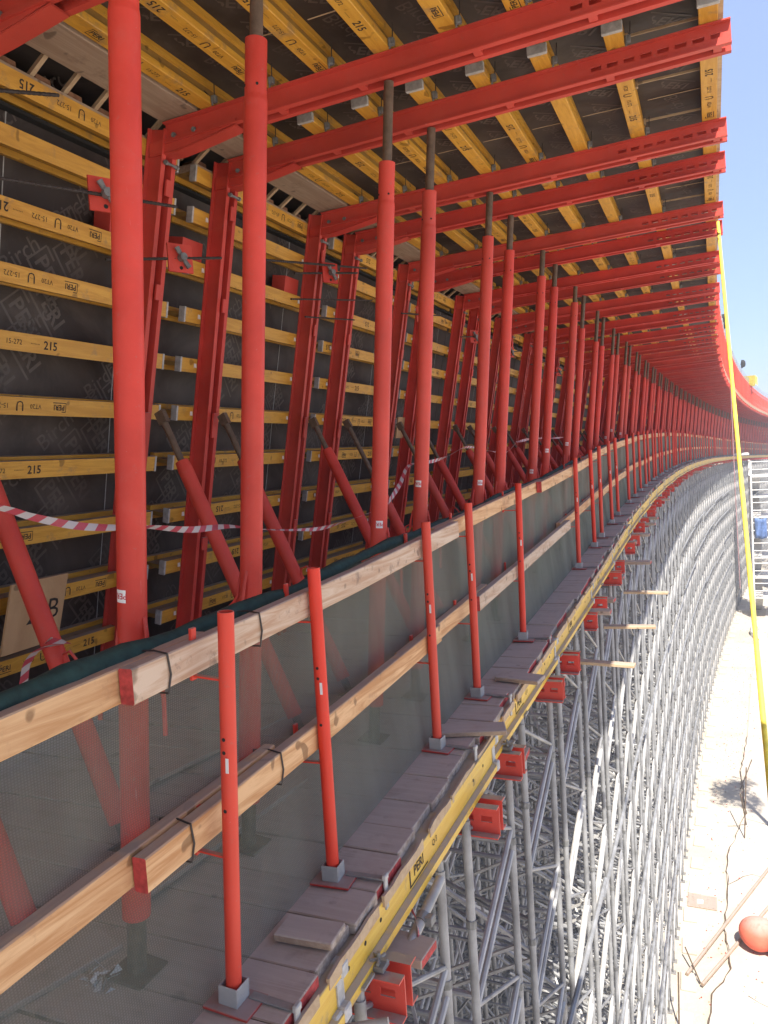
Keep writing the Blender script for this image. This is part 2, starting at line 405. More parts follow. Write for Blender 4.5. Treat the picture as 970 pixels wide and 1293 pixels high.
def knee_geo(mb):
    for y in (-.046,.046):
        mb.poly([(-2.98,y,1.85),(-2.80,y,1.845),(-2.70,y,1.855),(-2.52,y,1.88),(-2.38,y,zb(-2.38)+.004),(-2.38,y,zb(-2.38)+.03),(-2.98,y,zb(-2.98)+.03)],.012,M['red'],(0,1,0))
    pts=[(-2.99,1.85),(-2.80,1.843),(-2.70,1.853),(-2.52,1.878),(-2.38,zb(-2.38)-.004)]
    for (a,b),(c,d) in zip(pts,pts[1:]):
        mb.add([(a,-.05,b),(c,-.05,d),(c,.05,d),(a,.05,b),(a,-.05,b-.008),(c,-.05,d-.008),(c,.05,d-.008),(a,.05,b-.008)],[[0,3,2,1],[4,5,6,7],[0,1,5,4],[2,3,7,6]],M['red'])
    mb.box(-2.56,-2.545,-.04,.04,1.875,zb(-2.5),M['red'])
GT=[(z+1.5)/.9806 for z in (1.87,1.62,1.30,1.0,.68,.36,.03,-.33,-.69,-1.04,-1.36)]
GU=[-2.55,-2.18,-1.82,-1.48,-1.13,-.79,-.41,.040]
def make_frame(lod):
    if lod==2:
        mb=MB(FOFF); upright_geo(mb); beam_geo(mb,False); knee_geo(mb); return mb.build('steel_frame')
    r=empty('steel_frame')
    m=MB(FOFF); upright_geo(m); m.build('upright',r)
    m=MB(FOFF); beam_geo(m); b=m.build('cantilever_beam',r)
    m=MB(FOFF); knee_geo(m); m.build('gusset',r)
    if lod==0:
        for (x,z) in ((-2.87,1.79),(-2.66,1.93),(-2.80,1.93)):
            m=MB(FOFF); m.tube((x,-.062,z),(x,.062,z),.008,M['castgrey'],8); m.tube((x,-.058,z),(x,-.044,z),.015,M['castgrey'],6); m.tube((x,.044,z),(x,.058,z),.015,M['castgrey'],6)
            m.build('joint_bolt',r)
        m=MB(FOFF)
        q0,q1=wp(2.96,.23,-.28),wp(2.96,.23,-.07)
        m.bar(q0,q1,[(-.07,-.06),(.07,-.06),(.07,.06),(-.07,.06)],UPW,M['red']); m.build('side_stub',r)
        for t in GT[1:]:
            m=MB(FOFF)
            for y in (-.085,.085):
                p=wp(t,.15,y); m.box(p.x-.012,p.x+.012,y-.011,y+.011,p.z-.014,p.z+.014,M['white'])
            m.build('girder_clamp',r)
        for u in GU[:-1]:
            m=MB(FOFF); z=zb(u)+.14
            x=u+.055
            m.box(x-.010,x+.022,-.092,-.064,z-.012,z+.026,M['castgrey'],.004); m.tube((x,-.09,z-.030),(x,-.09,z+.02),.006,M['castgrey'],6)
            m.tube((x+.02,-.095,z+.02),(x+.024,-.095,z+.085),.003,M['darksteel'],5)
            m.tube((x-.010,-.095,z+.02),(x-.045,-.1,z+.06),.003,M['darksteel'],5)
            m.build('hook_clamp',r)
        m=MB(FOFF); z=zb(-.95)+.09
        m.box(-.985,-.915,-.0305,-.0295,z-.015,z+.015,M['sticker']); m.text('PERI',.021,(-.95,-.0311,z),(1,0,.04),(0,0,1),M['stickred'],True)
        s=m.build('sticker',r)
    return r
def place(tmpl,first,loc,rot):
    o=tmpl if first else dup(tmpl); o.location=loc; o.rotation_euler=rot; return o
tm={}; used=set()
def get(kind,lod,maker,cond=None):
    k=(kind,lod)
    if k not in tm: tm[k]=maker(lod)
    if k not in used: used.add(k); return tm[k]
    # copy from pristine template snapshot
    return dup(tm[k])
def lodof(s): return 0 if s<16 else (1 if s<38 else 2)
frames={}
for i in range(0,NST):
    s=A(i); f=get('frame',lodof(s),make_frame)
    p=P(s,-3.53,-1.5+zc(s)); f.location=p; f.rotation_euler=(0,0,rz(s))
    if i==0: lab='red steel frame just past the left edge, above the leftmost thick prop'
    elif i==1: lab='red frame whose beam crosses only the top left corner of the photo'
    elif i<14: lab=f'{ORD[i-1]} red leaning upright with cantilever beam, counting beams from the top left corner'
    else: lab='one of the small red leaning frames crowded in the far part of the row'
    if i>4 or i==1:
        for ch in list(f.children):
            if ch.name.startswith('side_stub'): bpy.data.objects.remove(ch)
    if i==2:
        for ch in f.children:
            if ch.name.startswith(('upright','girder_clamp')): ch.location=(-.10,0,0); ch.rotation_euler=(0,.0286,0)
    tag(f,lab,'steel frame','red steel frames of the wall formwork'); frames[i]=f

# ------------------------------------------------------------------ wall formwork panels
POFF=(-3.9,0,-1.5)
def girder_geo(mb,t,y0,y1,web=True,flip=False):
    def quadbar(b0,b1,a0,a1,mat):
        prof=[]
        for (bb,aa) in ((b0,a0),(b0,a1),(b1,a1),(b1,a0)): prof.append(wp(t+aa,bb))
        n=4; vs=[q+V((0,y0,0)) for q in prof]+[q+V((0,y1,0)) for q in prof]
        mb.add(vs,[[0,1,2,3],[7,6,5,4]]+[[ (i+1)%n,i,n+i,n+(i+1)%n] for i in range(n)],mat)
    quadbar(.143,.183,-.0465,.0465,M['yellow'])
    if web:
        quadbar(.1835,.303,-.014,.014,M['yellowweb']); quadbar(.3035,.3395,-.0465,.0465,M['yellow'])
def marking(mb,t,flip,kind):
    s=-1 if flip else 1
    o=lambda y:wp(t,.1418,y)
    R=V((0,s,0)); U=UPW*s; c=M['ink']
    y=-.45*s if kind==0 else -.05*s
    mb.text('PERI',.042,o(y),R,U,c,True,True); y+=.16*s
    mb.text('VT20',.034,o(y),R,U,c); y+=.10*s
    for q in ((-.018,.02),(.014,.018)): pass
    mb.text('U',.075,o(y),R,U,c,False); mb.text('...',.035,o(y)+UPW*s*.01,R,U,c); y+=.12*s
    mb.text('15-272',.036,o(y),R,U,c); y+=.135*s
    mb.text('.......',.04,o(y)+UPW*s*.012,R,U,c); y+=.10*s
    mb.text('215',.062,o(y),R,U,c,True)
def make_wall(lod):
    H=3.50
    if lod==2:
        mb=MB(POFF)
        for t in GT: girder_geo(mb,t,-.89,.89,False)
        mb.poly([wp(-.02,.35,-.972),wp(-.02,.35,.972),wp(H,.35,.972),wp(H,.35,-.972)],.018,M['ply'],NW)
        return mb.build('wall_formwork_panel')
    r=empty('wall_formwork_panel')
    m=MB(POFF); m.poly([wp(-.02,.3505,-.972),wp(-.02,.3505,.972),wp(H,.3505,.972),wp(H,.3505,-.972)],.018,M['ply'],NW)
    pl=m.build('plywood',r)
    if lod==0:
        m=MB(POFF)
        a=radians(52)
        def surf(y,t): return wp(t,.3405,y)
        for dy in (-.62,.28,1.05):
            for k in range(-3,16):
                for half in (0,1):
                    y=dy+(k*.25+half*.0)*cos(a)-.95+half*.17; t=k*.25+half*.09-.15
                    if -.85<y<.85 and .1<t<3.42:
                        fl=1 if (k//3)%2==0 else -1
                        R=(V((0,1,0))*cos(a)-UPW*sin(a)); U=(UPW*cos(a)+V((0,1,0))*sin(a))
                        m.text('PERI',.135,surf(y,t),R,U,M['plyprint'],True,True)
        for dy in (-.2,.62):
            for k in range(0,12):
                y=dy+((k*.33)%1.3)-.75; t=.2+k*.31
                if -.8<y<.8: 
                    R=(V((0,1,0))*cos(.7)+UPW*sin(.7)); U=(UPW*cos(.7)-V((0,1,0))*sin(.7))
                    m.text('Birch',.14,surf(y,t),R,U,M['plyprint'])
        m.build('film_print',pl)
        m=MB(POFF)
        for y in (-.21,.66):
            pts=[wp(t,.3398,y+random.uniform(-.004,.004)) for t in [0,.4,.8,1.2,1.6,2,2.4,2.8,3.2,3.48]]
            for a_,b_ in zip(pts,pts[1:]): m.bar(a_,b_,[(-.003,-.001),(.003,-.001),(.003,.001),(-.003,.001)],(0,1,0),M['endcap'])
        m.build('sheet_joint',pl)
    for k,t in enumerate(GT):
        m=MB(POFF); girder_geo(m,t,-.885,.885); g=m.build('girder',r)
        if lod==0:
            for y in (-1,1):
                m=MB(POFF); y0,y1=sorted((y*.877,y*.893))
                vs=[wp(t+a,b,yy) for yy in (y0,y1) for (b,a) in ((.141,-.050),(.141,.050),(.186,.050),(.186,-.050))]
                m.add(vs,[[0,1,2,3],[7,6,5,4],[1,0,4,5],[2,1,5,6],[3,2,6,7],[0,3,7,4]],M['endcap']); m.build('end_cap',g)
            m=MB(POFF); marking(m,t,k%5 not in (1,5-1),k%2 if k!=0 else 0); m.build('printed_marking',g)
    return r
rk=random.Random(77)
def scuff(w,amp,wall):
    for g in w.children:
        for q in list(g.children):
            if q.name.startswith('printed_marking'):
                if rk.random()<.28: bpy.data.objects.remove(q)
                else: q.location.y+=rk.uniform(-amp,amp)
for k in range(-1,56):
    s=3.17+1.95*k; w=get('wall',lodof(s),make_wall)
    if k>-1 and lodof(s)==0: scuff(w,.28,True)
    w.location=P(s,-3.9,-1.5+zc(s)); w.rotation_euler=(0,0,rz(s))
    if k==-1: lab='dark wall formwork panel at the left edge of the photo, behind the near braces'
    elif k<9: lab=f'{ORD[k+1]} wall formwork panel from the left, dark plywood crossed by yellow girders'
    else: lab='one of the far wall formwork panels hidden behind the crowded red frames'
    tag(w,lab,'formwork panel','wall formwork panels of plywood and yellow girders')

# ------------------------------------------------------------------ soffit panels
def zg(u): return zb(u)+.1225
SOFF=(-1.3,0,2.1)
def make_soffit(lod):
    def gird(m,u,full=True):
        z=zg(u); m.box(u-.046,u+.046,-.895,.895,z,z+.04,M['yellow'],.003 if lod==0 else 0)
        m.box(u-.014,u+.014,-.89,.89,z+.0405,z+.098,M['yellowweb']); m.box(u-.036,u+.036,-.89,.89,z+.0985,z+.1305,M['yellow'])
    def sheet(m):
        pts=[(-3.5,zg(-3.5)+.132),(.108,zg(.108)+.132)]
        (a,za),(b,z2)=pts
        m.add([(a,-.972,za),(b,-.972,z2),(b,.972,z2),(a,.972,za),(a,-.972,za+.02),(b,-.972,z2+.02),(b,.972,z2+.02),(a,.972,za+.02)],[[0,3,2,1],[4,5,6,7],[0,1,5,4],[1,2,6,5],[2,3,7,6],[3,0,4,7]],M['ply'])
    def edge(m):
        z=zg(.13); m.box(.088,.110,-.972,.972,z+.03,z+.235,M['palewood'])
    if lod==2:
        m=MB(SOFF); sheet(m); edge(m)
        for u in GU: 
            z=zg(u); m.box(u-.046,u+.046,-.925,.925,z,z+.125,M['yellow'])
        return m.build('soffit_formwork_panel')
    r=empty('soffit_formwork_panel')
    m=MB(SOFF); sheet(m); pl=m.build('plywood',r)
    if lod==0:
        m=MB(SOFF)
        R=V((.7,.7,0)); U=V((-.7,.7,0))
        for j,u in enumerate([-2.36,-2.0,-1.65,-1.3,-.96,-.6,-.17]):
            for k in range(7):
                y=-.85+k*.27+(j%2)*.1; z=zg(u)+.1305
                if k%3==2: m.text('Birch',.12,(u,y,z),V((.2,1,0)),V((-1,.2,0)),M['plyprint'])
                else: m.text('PERI',.11,(u,y,z),V((.8,.6,0)),V((-.6,.8,0)),M['plyprint'],True,True)
        m.build('film_print',pl)
        m=MB(SOFF)
        for u0,u1 in zip(GU[1:],GU[2:]):
            for y in (-.28,.36):
                z=zg((u0+u1)/2)+.1305; m.box(u0+.05,u1-.05,y-.004,y+.004,z-.002,z,M['palewood'])
        m.build('sheet_joint',pl)
        for y in (-.62,-.02,.58):
            m=MB(SOFF); z=zg(-.2)+.08
            m.box(-.36,.018,y-.005,y+.005,z,z+.012,M['palewood']); m.box(-.368,-.355,y-.012,y+.012,z-.02,z+.02,M['palewood']); m.box(.008,.02,y-.012,y+.012,z-.02,z+.02,M['palewood'])
            m.build('spreader_batten',r)
    m=MB(SOFF); edge(m); m.build('edge_board',r)
    for j,u in enumerate(GU):
        m=MB(SOFF); gird(m,u); g=m.build('girder',r)
        if lod==0:
            for y in (-1,1):
                y0,y1=sorted((y*.88,y*.905)); m=MB(SOFF); z=zg(u)
                m.box(u-.052,u+.052,y0,y1,z-.006,z+.046,M['endcap'],.003); m.build('end_cap',g)
            m=MB(SOFF); z=zg(u)-.0012; s=1 if j%3 else -1; R=V((0,-s,0)); U=V((-s,0,0)); o=lambda y:V((u,y,z)); c=M['ink']
            # letters face down
            R=V((0,s,0)); U=V((-s,0,0)); R=-R
            y=.42*s
            for tx,sz,dy,bo,fr in (('PERI',.042,.17,True,True),('VT20',.033,.10,False,False),('U',.07,.12,False,False),('15-272',.034,.13,False,False),('......',.04,.11,False,False),('215',.058,0,True,False)):
                m.text(tx,sz,o(y),R,U,c,bo,fr); y-=dy*s
            m.build('printed_marking',g)
    return r
for k in range(-1,56):
    s=3.17+1.95*k; w=get('soffit',lodof(s),make_soffit)
    if k>-1 and lodof(s)==0: scuff(w,.22,False)
    w.location=P(s,-1.3,2.1+zc(s)); w.rotation_euler=(0,0,rz(s))
    if k==-1: lab='soffit formwork panel above the top left corner, nearest overhead'
    elif k<9: lab=f'{ORD[k+1]} overhead soffit panel of dark plywood and yellow girders, counting from nearest'
    else: lab='one of the far overhead soffit panels seen edge on between packed red beams'
    tag(w,lab,'formwork panel','overhead soffit formwork panels')

# corner infill between wall and soffit
COFF=(-2.9,0,2.0)
def make_corner(lod):
    r=empty('corner_infill') if lod<2 else None
    def planks(m):
        z=2.020; m.box(-2.88,-2.62,-.97,.97,z,z+.035,M['greyplank'],.004)
    def top(m):
        m.box(-3.16,-2.995,-.89,.89,1.918,1.965,M['greyplank'],.004)
    if lod==2:
        m=MB(COFF); planks(m); top(m)
        for y in [-.85+.213*k for k in range(9)]: m.bar((-3.03,y,1.97),(-2.885,y,2.06),[(-.012,-.01),(.012,-.01),(.012,.01),(-.012,.01)],(0,1,0),M['palewood'])
        return m.build('corner_infill')
    m=MB(COFF); planks(m); m.build('plank',r)
    m=MB(COFF); top(m); m.build('sill_timber',r)
    for y in [-.85+.213*k for k in range(9)]:
        m=MB(COFF); m.bar((-3.035,y,1.972),(-2.87,y,2.075),[(-.013,-.01),(.013,-.01),(.013,.01),(-.013,.01)],(0,1,0),M['palewood']); m.build('batten',r)
        m=MB(COFF); m.box(-3.16,-3.04,y+.05,y+.15,1.9655,2.02,M['block'],.003); m.build('wood_block',r)
    m=MB(COFF); m.box(-3.50,-3.47,-.97,.97,1.85,2.16,M['dark']); m.box(-3.47,-3.16,-.97,.97,1.85,1.87,M['dark']); m.build('gap_shade_sheet',r)  # near-black sheets stand in for the shade in the gap behind the battens
    return r
for k in range(-1,56):
    s=3.17+1.95*k; w=get('corner',lodof(s),make_corner)
    w.location=P(s,-2.9,2.0+zc(s)); w.rotation_euler=(0,0,rz(s))
    if k==-1: lab='corner infill of plank and battens beyond the top left corner'
    elif k<9: lab=f'{ORD[k+1]} corner infill from the left, grey plank and rung battens over the wall'
    else: lab='one of the small far corner infills at the top of the wall'
    tag(w,lab,'corner infill','plank and batten infills between wall and soffit')

# ------------------------------------------------------------------ thick red props
def make_prop(lod):
    n=24 if lod==0 else (14 if lod==1 else 8)
    if lod==2:
        m=MB(); m.tube((0,0,.2),(0,0,3.0),.0455,M['redprop'],n); m.tube((0,0,0),(0,0,.2),.032,M['rust'],n); m.tube((0,0,3.0),(0,0,3.5),.027,M['rust'],n)
        return m.build('prop',smooth=True)
    r=empty('prop')
    m=MB(); m.tube((0,0,0),(0,0,2.78),.0455,M['redprop'],n); m.tube((0,0,2.78),(0,0,2.80),.0455,M['redprop'],n,.0425); m.tube((0,0,2.80),(0,0,3.0),.0425,M['redprop'],n)
    if lod==0:
        for a in (0.6,2.4,4.0,5.4): m.tube((.0405*cos(a),.0405*sin(a),2.83),(.0438*cos(a),.0438*sin(a),2.83),.006,M['dark'],6)
    o=m.build('outer_tube',r,True,(0,0,.2))
    m=MB(); m.tube((0,0,0),(0,0,1.0),.0255,M['rust'],n); 
    m.build('inner_tube',r,True,(0,0,2.5))
    m=MB(); m.tube((0,0,.012),(0,0,.24),.031,M['rust'],n); m.build('foot_spindle',r,True)
    m=MB(); m.box(-.07,.07,-.07,.07,0,.012,M['rust']); m.build('base_plate',r)
    if lod==0:
        for sgn in (1,-1):
            m=MB(); m.path([(sgn*.045,0,.98),(sgn*.058,-.005,.92),(sgn*.062,-.01,.86),(sgn*.085,-.015,.825),(sgn*.115,-.02,.80),(sgn*.13,-.02,.74),(sgn*.135,-.02,.62)],.0075,M['red'],8)
            m.build('handle',r,True)
        # sticker wrapped on the tube, lettering upside down
        m=MB(); a0=-pi/2-.12; zz=1.27; rr=.0461
        nn=6; vs=[]
        for j in range(nn+1):
            a=a0-.42+.84*j/nn
            for z in (zz-.02,zz+.02): vs.append((rr*cos(a),rr*sin(a),z))
        m.add(vs,[[2*j,2*j+2,2*j+3,2*j+1] for j in range(nn)],M['white'])
        tv,tf=text_geo('PERI',True); w=max(v[0] for v in tv); sz=.026
        m.add([((rr+.0005)*cos(a0-(v[0]-w/2)*sz/rr),(rr+.0005)*sin(a0-(v[0]-w/2)*sz/rr),zz-(v[1]-.35)*sz) for v in tv],[f for f in tf],M['stickred'])
        m.build('sticker',r)
    return r
rp=random.Random(3)
props={}
for i in range(0,NST):
    s=A(i); lod=lodof(s); o=get('prop',lod,make_prop)
    s+=(.14 if i==1 else 0); z0=zd(s)+.002; foot=P(s,-1.80 if i!=1 else -1.88,z0); top=P(s,-1.475,zb(-1.475)+zc(s)-.002)
    if i==1: top=P(s,-1.53,zb(-1.53)-.002)
    d=top-foot; L=d.length
    o.location=foot; lean=atan2((top-foot).dot(P(s,1,0)-P(s,0,0)),d.z)
    o.rotation_euler=(0,lean,rz(s))
    if lod==2: o.scale=(1,1,L/3.5)
    else:
        ex={1:.30,2:.40,3:.36,4:.32,5:.28,6:.245,7:.235,8:.19}.get(i, .36+.08*rp.random())
        for ch in o.children:
            n=ch.name.split('.')[0]
            if n=='outer_tube': ch.scale=(1,1,(L-ex-.2)/3.0)
            if n=='inner_tube': ch.location=(0,0,L-1.0)
        if lod==0:
            for ch in list(o.children):
                n=ch.name.split('.')[0]
                if n=='handle' : ch.location=(0,0,.22); ch.rotation_euler=(0,0,rp.uniform(-.5,.5)+ (0 if i in (0,) else rp.uniform(-1,1)))
                if n=='sticker': ch.location=(0,0,{0:0,2:-.05,3:.1}.get(i,rp.uniform(-.3,.1))); ch.rotation_euler=(0,0,0 if i==0 else rp.uniform(-.2,.7))
    if i<14: lab=f'{ORD[i]} thick red prop from the left edge of the photo' + (', widest of all' if i==0 else ', behind the guard rail')
    else: lab='one of the small far red props packed close together toward the bend'
    tag(o,lab,'prop','thick red props under the cantilever beams'); props[i]=o

# ------------------------------------------------------------------ diagonal braces
def make_brace(lod):
    n=20 if lod==0 else (12 if lod==1 else 6)
    if lod==2:
        m=MB(); m.tube((0,0,.05),(0,0,1.7),.046,M['redprop'],n); m.tube((0,0,1.7),(0,0,2.05),.022,M['rust'],n); return m.build('diagonal_brace',smooth=True)
    r=empty('diagonal_brace')
    m=MB(); m.tube((0,0,.08),(0,0,1.62),.046,M['redprop'],n); m.tube((0,0,1.62),(0,0,1.68),.046,M['redprop'],n,.041); m.build('outer_tube',r,True)
    m=MB(); m.tube((0,0,1.2),(0,0,2.02),.021,M['rust'],n); m.box(-.03,.03,-.02,.02,1.98,2.06,M['rust']); m.build('inner_tube',r,True)
    m=MB(); m.tube((0,0,0),(0,0,.10),.024,M['rust'],n); m.box(-.06,.06,-.06,.06,-.02,0,M['rust']); m.build('foot',r,True)
    if lod==0:
        m=MB(); m.path([(.04,-.01,.80),(.07,-.02,.86),(.12,-.03,.86),(.145,-.03,.80),(.16,-.03,.70)],.007,M['red'],8); m.build('handle',r,True)
    return r
for i in range(0,NST):
    s=A(i); lod=lodof(s); o=get('brace',lod,make_brace)
    foot=P(s,-2.27 if i!=1 else -2.42,zd(s)+.02); top=P(s,-3.10 if i!=1 else -3.18,.36+zc(s)); d=top-foot; L=d.length
    o.location=foot; side=(P(s,1,0)-P(s,0,0)); o.rotation_euler=(0,atan2(d.dot(side),d.z),rz(s))
    if lod==2: o.scale=(1,1,L/2.05)
    else:
        for ch in o.children:
            n=ch.name.split('.')[0]
            if n=='inner_tube': ch.location=(0,0,L-2.05)
            if n=='outer_tube': ch.scale=(1,1,(L-{2:.33,3:.34,4:.28,5:.58,6:.45}.get(i,rp.uniform(.25,.6)))/1.68)
    if i<11: lab=f'{ORD[i]} slanting red brace from the left, running from the deck up to the wall'
    else: lab='one of the small far slanting braces mostly hidden behind the red props'
    tag(o,lab,'brace','slanting red braces holding the wall formwork')

# ------------------------------------------------------------------ deck planks
pv=[]
rd=random.Random(5)
s=-1.2; k=0; far=MB()
protos=[]
for w in (.20,.235,.26):
    for red in (0,0,1):
        m=MB(); m.box(-2.57,0,-w/2+.003,w/2-.003,-.045,0,M['plank'],.004,M['redend'] if red else None,0)
        protos.append((w,m))
pcount={}
objs={}
nplank=0
while s<112:
    j=rd.randrange(9); w,m=protos[j]
    sc=s+w/2; u=-1.222+rd.uniform(-.032,.014); 
    if nplank<290:
        if j not in objs: o=m.build('deck_plank'); objs[j]=o
        else: o=objs[j].copy(); COL.objects.link(o)
        o.location=P(sc,u,zd(sc)+rd.uniform(-.006,.003)); o.rotation_euler=(zslope(sc),0,rz(sc)+rd.uniform(-.004,.004))
        if sc<.2: lab='deck plank under the near end of the walkway, below the lower left corner'
        else: lab='dusty grey plank laid crosswise in the walkway deck among identical planks'
        tag(o,lab,'plank','dusty planks laid across the walkway')
    else:
        a=P(sc,u,zd(sc)); t=rz(sc); c,sn=cos(t),sin(t)
        b=len(far.v)
        vs=[(x,y,z) for x in (-2.57,0) for y in (-w/2+.003,w/2-.003) for z in (-.045,0)]
        vs=[(a.x+x*c-y*sn,a.y+x*sn+y*c,a.z+z+y*math.tan(zslope(sc))) for x,y,z in vs]
        far.add(vs,[[0,1,3,2],[4,6,7,5],[0,4,5,1],[2,3,7,6],[0,2,6,4],[1,5,7,3]],M['plank'])
    nplank+=1; s+=w
if far.v: tag(far.build('deck_planks'),'far end of the plank walkway where the boards blur together','planks',None,'stuff')
# loose offcuts on the deck edge
for (sc,u,l,w,rt,lab) in ((4.02,-1.28,.36,.13,.35,'short brown offcut board at the deck edge beside the third guard post'),
                     (4.90,-1.22,.30,.14,-.15,'short loose board lying at the deck edge beyond the fourth guard post'),
                     (2.20,-1.33,.22,.12,.05,'short board at the deck edge before the second guard post')):
    m=MB(); m.box(-l/2,l/2,-w/2,w/2,0,.028,M['plank'],.004,M['greyplank'],1)
    o=m.build('loose_board'); o.location=P(sc,u,zd(sc)+.004); o.rotation_euler=(zslope(sc),0,rt); tag(o,lab,'board')
# sheets and battens lying on the deck inside
for (x,y,l,w,rt,lab) in ((-2.15,1.55,.9,.16,1.25,'narrow board lying on the deck at the foot of the nearest thick prop'),
                         (-2.05,2.75,1.1,.16,1.5,'long board lying on the deck behind the net between the two near props'),
                         (-2.6,3.6,1.3,.10,1.4,'thin batten lying on the deck behind the net near the third prop')):
    m=MB(); m.box(-l/2,l/2,-w/2,w/2,0,.022,M['plank'],.003); o=m.build('loose_board'); o.location=P(y,x,zd(y)+.005); o.rotation_euler=(0,0,rt); o.rotation_euler.x=0; tag(o,lab,'board')
m=MB(); rr=random.Random(2)
for k in range(26):
    a=V((rr.gauss(0,.03),rr.gauss(0,.03),abs(rr.gauss(.01,.012)))); b=a+V((rr.gauss(0,.02),rr.gauss(0,.02),rr.gauss(0,.012))); c=a+V((rr.gauss(0,.02),rr.gauss(0,.02),rr.gauss(0,.012)))
    m.poly([a,b,c],.001,M['clearplastic'],(0,0,1))
o=m.build('plastic_scrap'); o.location=P(1.78,-1.88,zd(1.78)+.008); tag(o,'crumpled clear plastic scrap on the deck at the foot of the nearest thick prop','litter')

# ------------------------------------------------------------------ edge girders along the walkway
def make_edge(lod):
    L=2.02; r=empty('edge_girder') if lod<2 else None
    def body(m):
        m.box(-.04,.04,-L/2,L/2,-.04,0,M['edgeyellow'],.003 if lod==0 else 0)
        m.box(-.014,.014,-L/2,L/2,-.1595,-.0405,M['edgeyellow'])
        m.add([(-.04,-L/2,-.20),(.04,-L/2,-.20),(.04,-L/2,-.168),(.018,-L/2,-.16),(-.018,-L/2,-.16),(-.04,-L/2,-.168),
               (-.04,L/2,-.20),(.04,L/2,-.20),(.04,L/2,-.168),(.018,L/2,-.16),(-.018,L/2,-.16),(-.04,L/2,-.168)],
              [[0,1,2,3,4,5][::-1],[6,7,8,9,10,11]]+[[i,(i+1)%6,6+(i+1)%6,6+i] for i in range(6)],M['edgeyellow'])
    if lod==2:
        m=MB(); body(m); return m.build('edge_girder')
    m=MB(); body(m); b=m.build('body',r)
    for y in (-1,1):
        m=MB(); y0,y1=sorted((y*(L/2-.035),y*(L/2+.012))); m.box(-.046,.046,y0,y1,-.207,-.152,M['endcap'],.006); m.box(-.046,.046,y0,y1,-.05,.004,M['endcap'],.006)
        m.box(-.02,.02,y0,y1,-.152,-.05,M['endcap']); m.build('end_cap',r)
    if lod==0:
        for y in (-.86,-.72,-.58,.62,.80):
            m=MB(); m.tube((.0135,y,-.095),(.0152,y,-.095),.009,M['dark'],10); m.build('hole',r)
        m=MB(); x=.0156
        m.text('PERI',.062,(x,-.18,-.10),(0,1,0),(0,0,1),M['ink'],True); m.box(x-.0005,x+.0003,-.285,-.275,-.145,-.075,M['ink']); m.box(x-.0005,x+.0003,-.285,-.075,-.149,-.143,M['ink'])
        m.text('Q/3',.04,(x,.02,-.10),(0,1,0),(0,0,1),M['ink']); m.build('printed_marking',r)
    return r
for k in range(-1,56):
    s=3.13+1.95*k; o=get('edge',lodof(s),make_edge)
    z=zd(s)-.047; u=-1.245+(.0 if k%2 else .012)
    o.location=P(s,u,z); o.rotation_euler=(zslope(s),0,rz(s)-.012)
    if k==-1: lab='yellow edge girder nearest the camera, at the bottom edge of the photo'
    elif k<9: lab=f'{ORD[k+1]} yellow edge girder under the deck edge, counting up from the bottom of the photo'
    else: lab='one of the short looking far yellow edge girders along the bend'
    tag(o,lab,'girder','yellow girders along the walkway edge')
# pale splintered packing strip between planks and girder
m=MB(); rr=random.Random(9); s=.6; 
packs=[]
while s<14:
    l=rr.uniform(.25,.5); w=rr.uniform(.018,.03)
    packs.append((s,l)); s+=l+rr.uniform(.01,.12)
pk=None
for n_,(s,l) in enumerate(packs[:24]):
    m=MB(); pts=[]
    nn=5
    top=[(l*j/nn,rr.uniform(-.003,.010)) for j in range(nn+1)]
    prof=[(0,-.040)]+[(l,-.040)]+top[::-1]
    m.poly([(0,y,z) for y,z in prof],.012,M['palewood'],(1,0,0)); o=m.build('packing_strip')
    o.location=P(s,-1.196,zd(s)-.03); o.rotation_euler=(zslope(s),0,rz(s)); tag(o,'splintered pale packing strip wedged against the plank ends on the yellow girder','wood strip','splintered packing strips along the deck edge')

# ------------------------------------------------------------------ red double beams under the deck and brown boards beside them
def make_waler(lod):
    m=MB(); channel_pair(m,(-2.9,0,-.16),(-.42,0,-.16),V((0,0,.16)),M['red'],fl=.055,gap=.028)
    slotted_end(m,(-.42,0,-.16),(0,0,-.16),V((0,0,.16)),M['red'],3,.06,.10,gap=.028,fl=.055)
    if lod==2: return m.build('deck_bearer')
    r=empty('deck_bearer'); m.build('steel_beam',r); return r
    m=MB(); m.box(-.14,-.06,-.10,-.02,.0,.02,M['castgrey'],.003); m.box(-.075,-.05,-.095,-.07,-.06,.08,M['castgrey'],.003); m.box(-.08,-.045,-.05,-.03,-.03,.09,M['castgrey'],.003)
    m.box(-.10,-.07,-.09,-.03,.07,.09,M['castgrey'],.003)
    return r
for i in range(0,NST):
    s=A(i)-.05; o=get('waler',lodof(s),make_waler)
    o.location=P(s,-1.09+.015*((i*7)%3-1),zd(s)-.256); o.rotation_euler=(0,0,rz(s))
    if i==0: lab='red deck bearer below the bottom edge of the photo'
    elif i<14: lab=f'{ORD[i-1]} slotted red bearer end under the deck edge, counting up from the bottom'
    else: lab='one of the far red bearer ends merging into a red line under the deck'
    tag(o,lab,'steel beam','red steel bearers under the walkway')
rr=random.Random(4); bb=None; nb=0
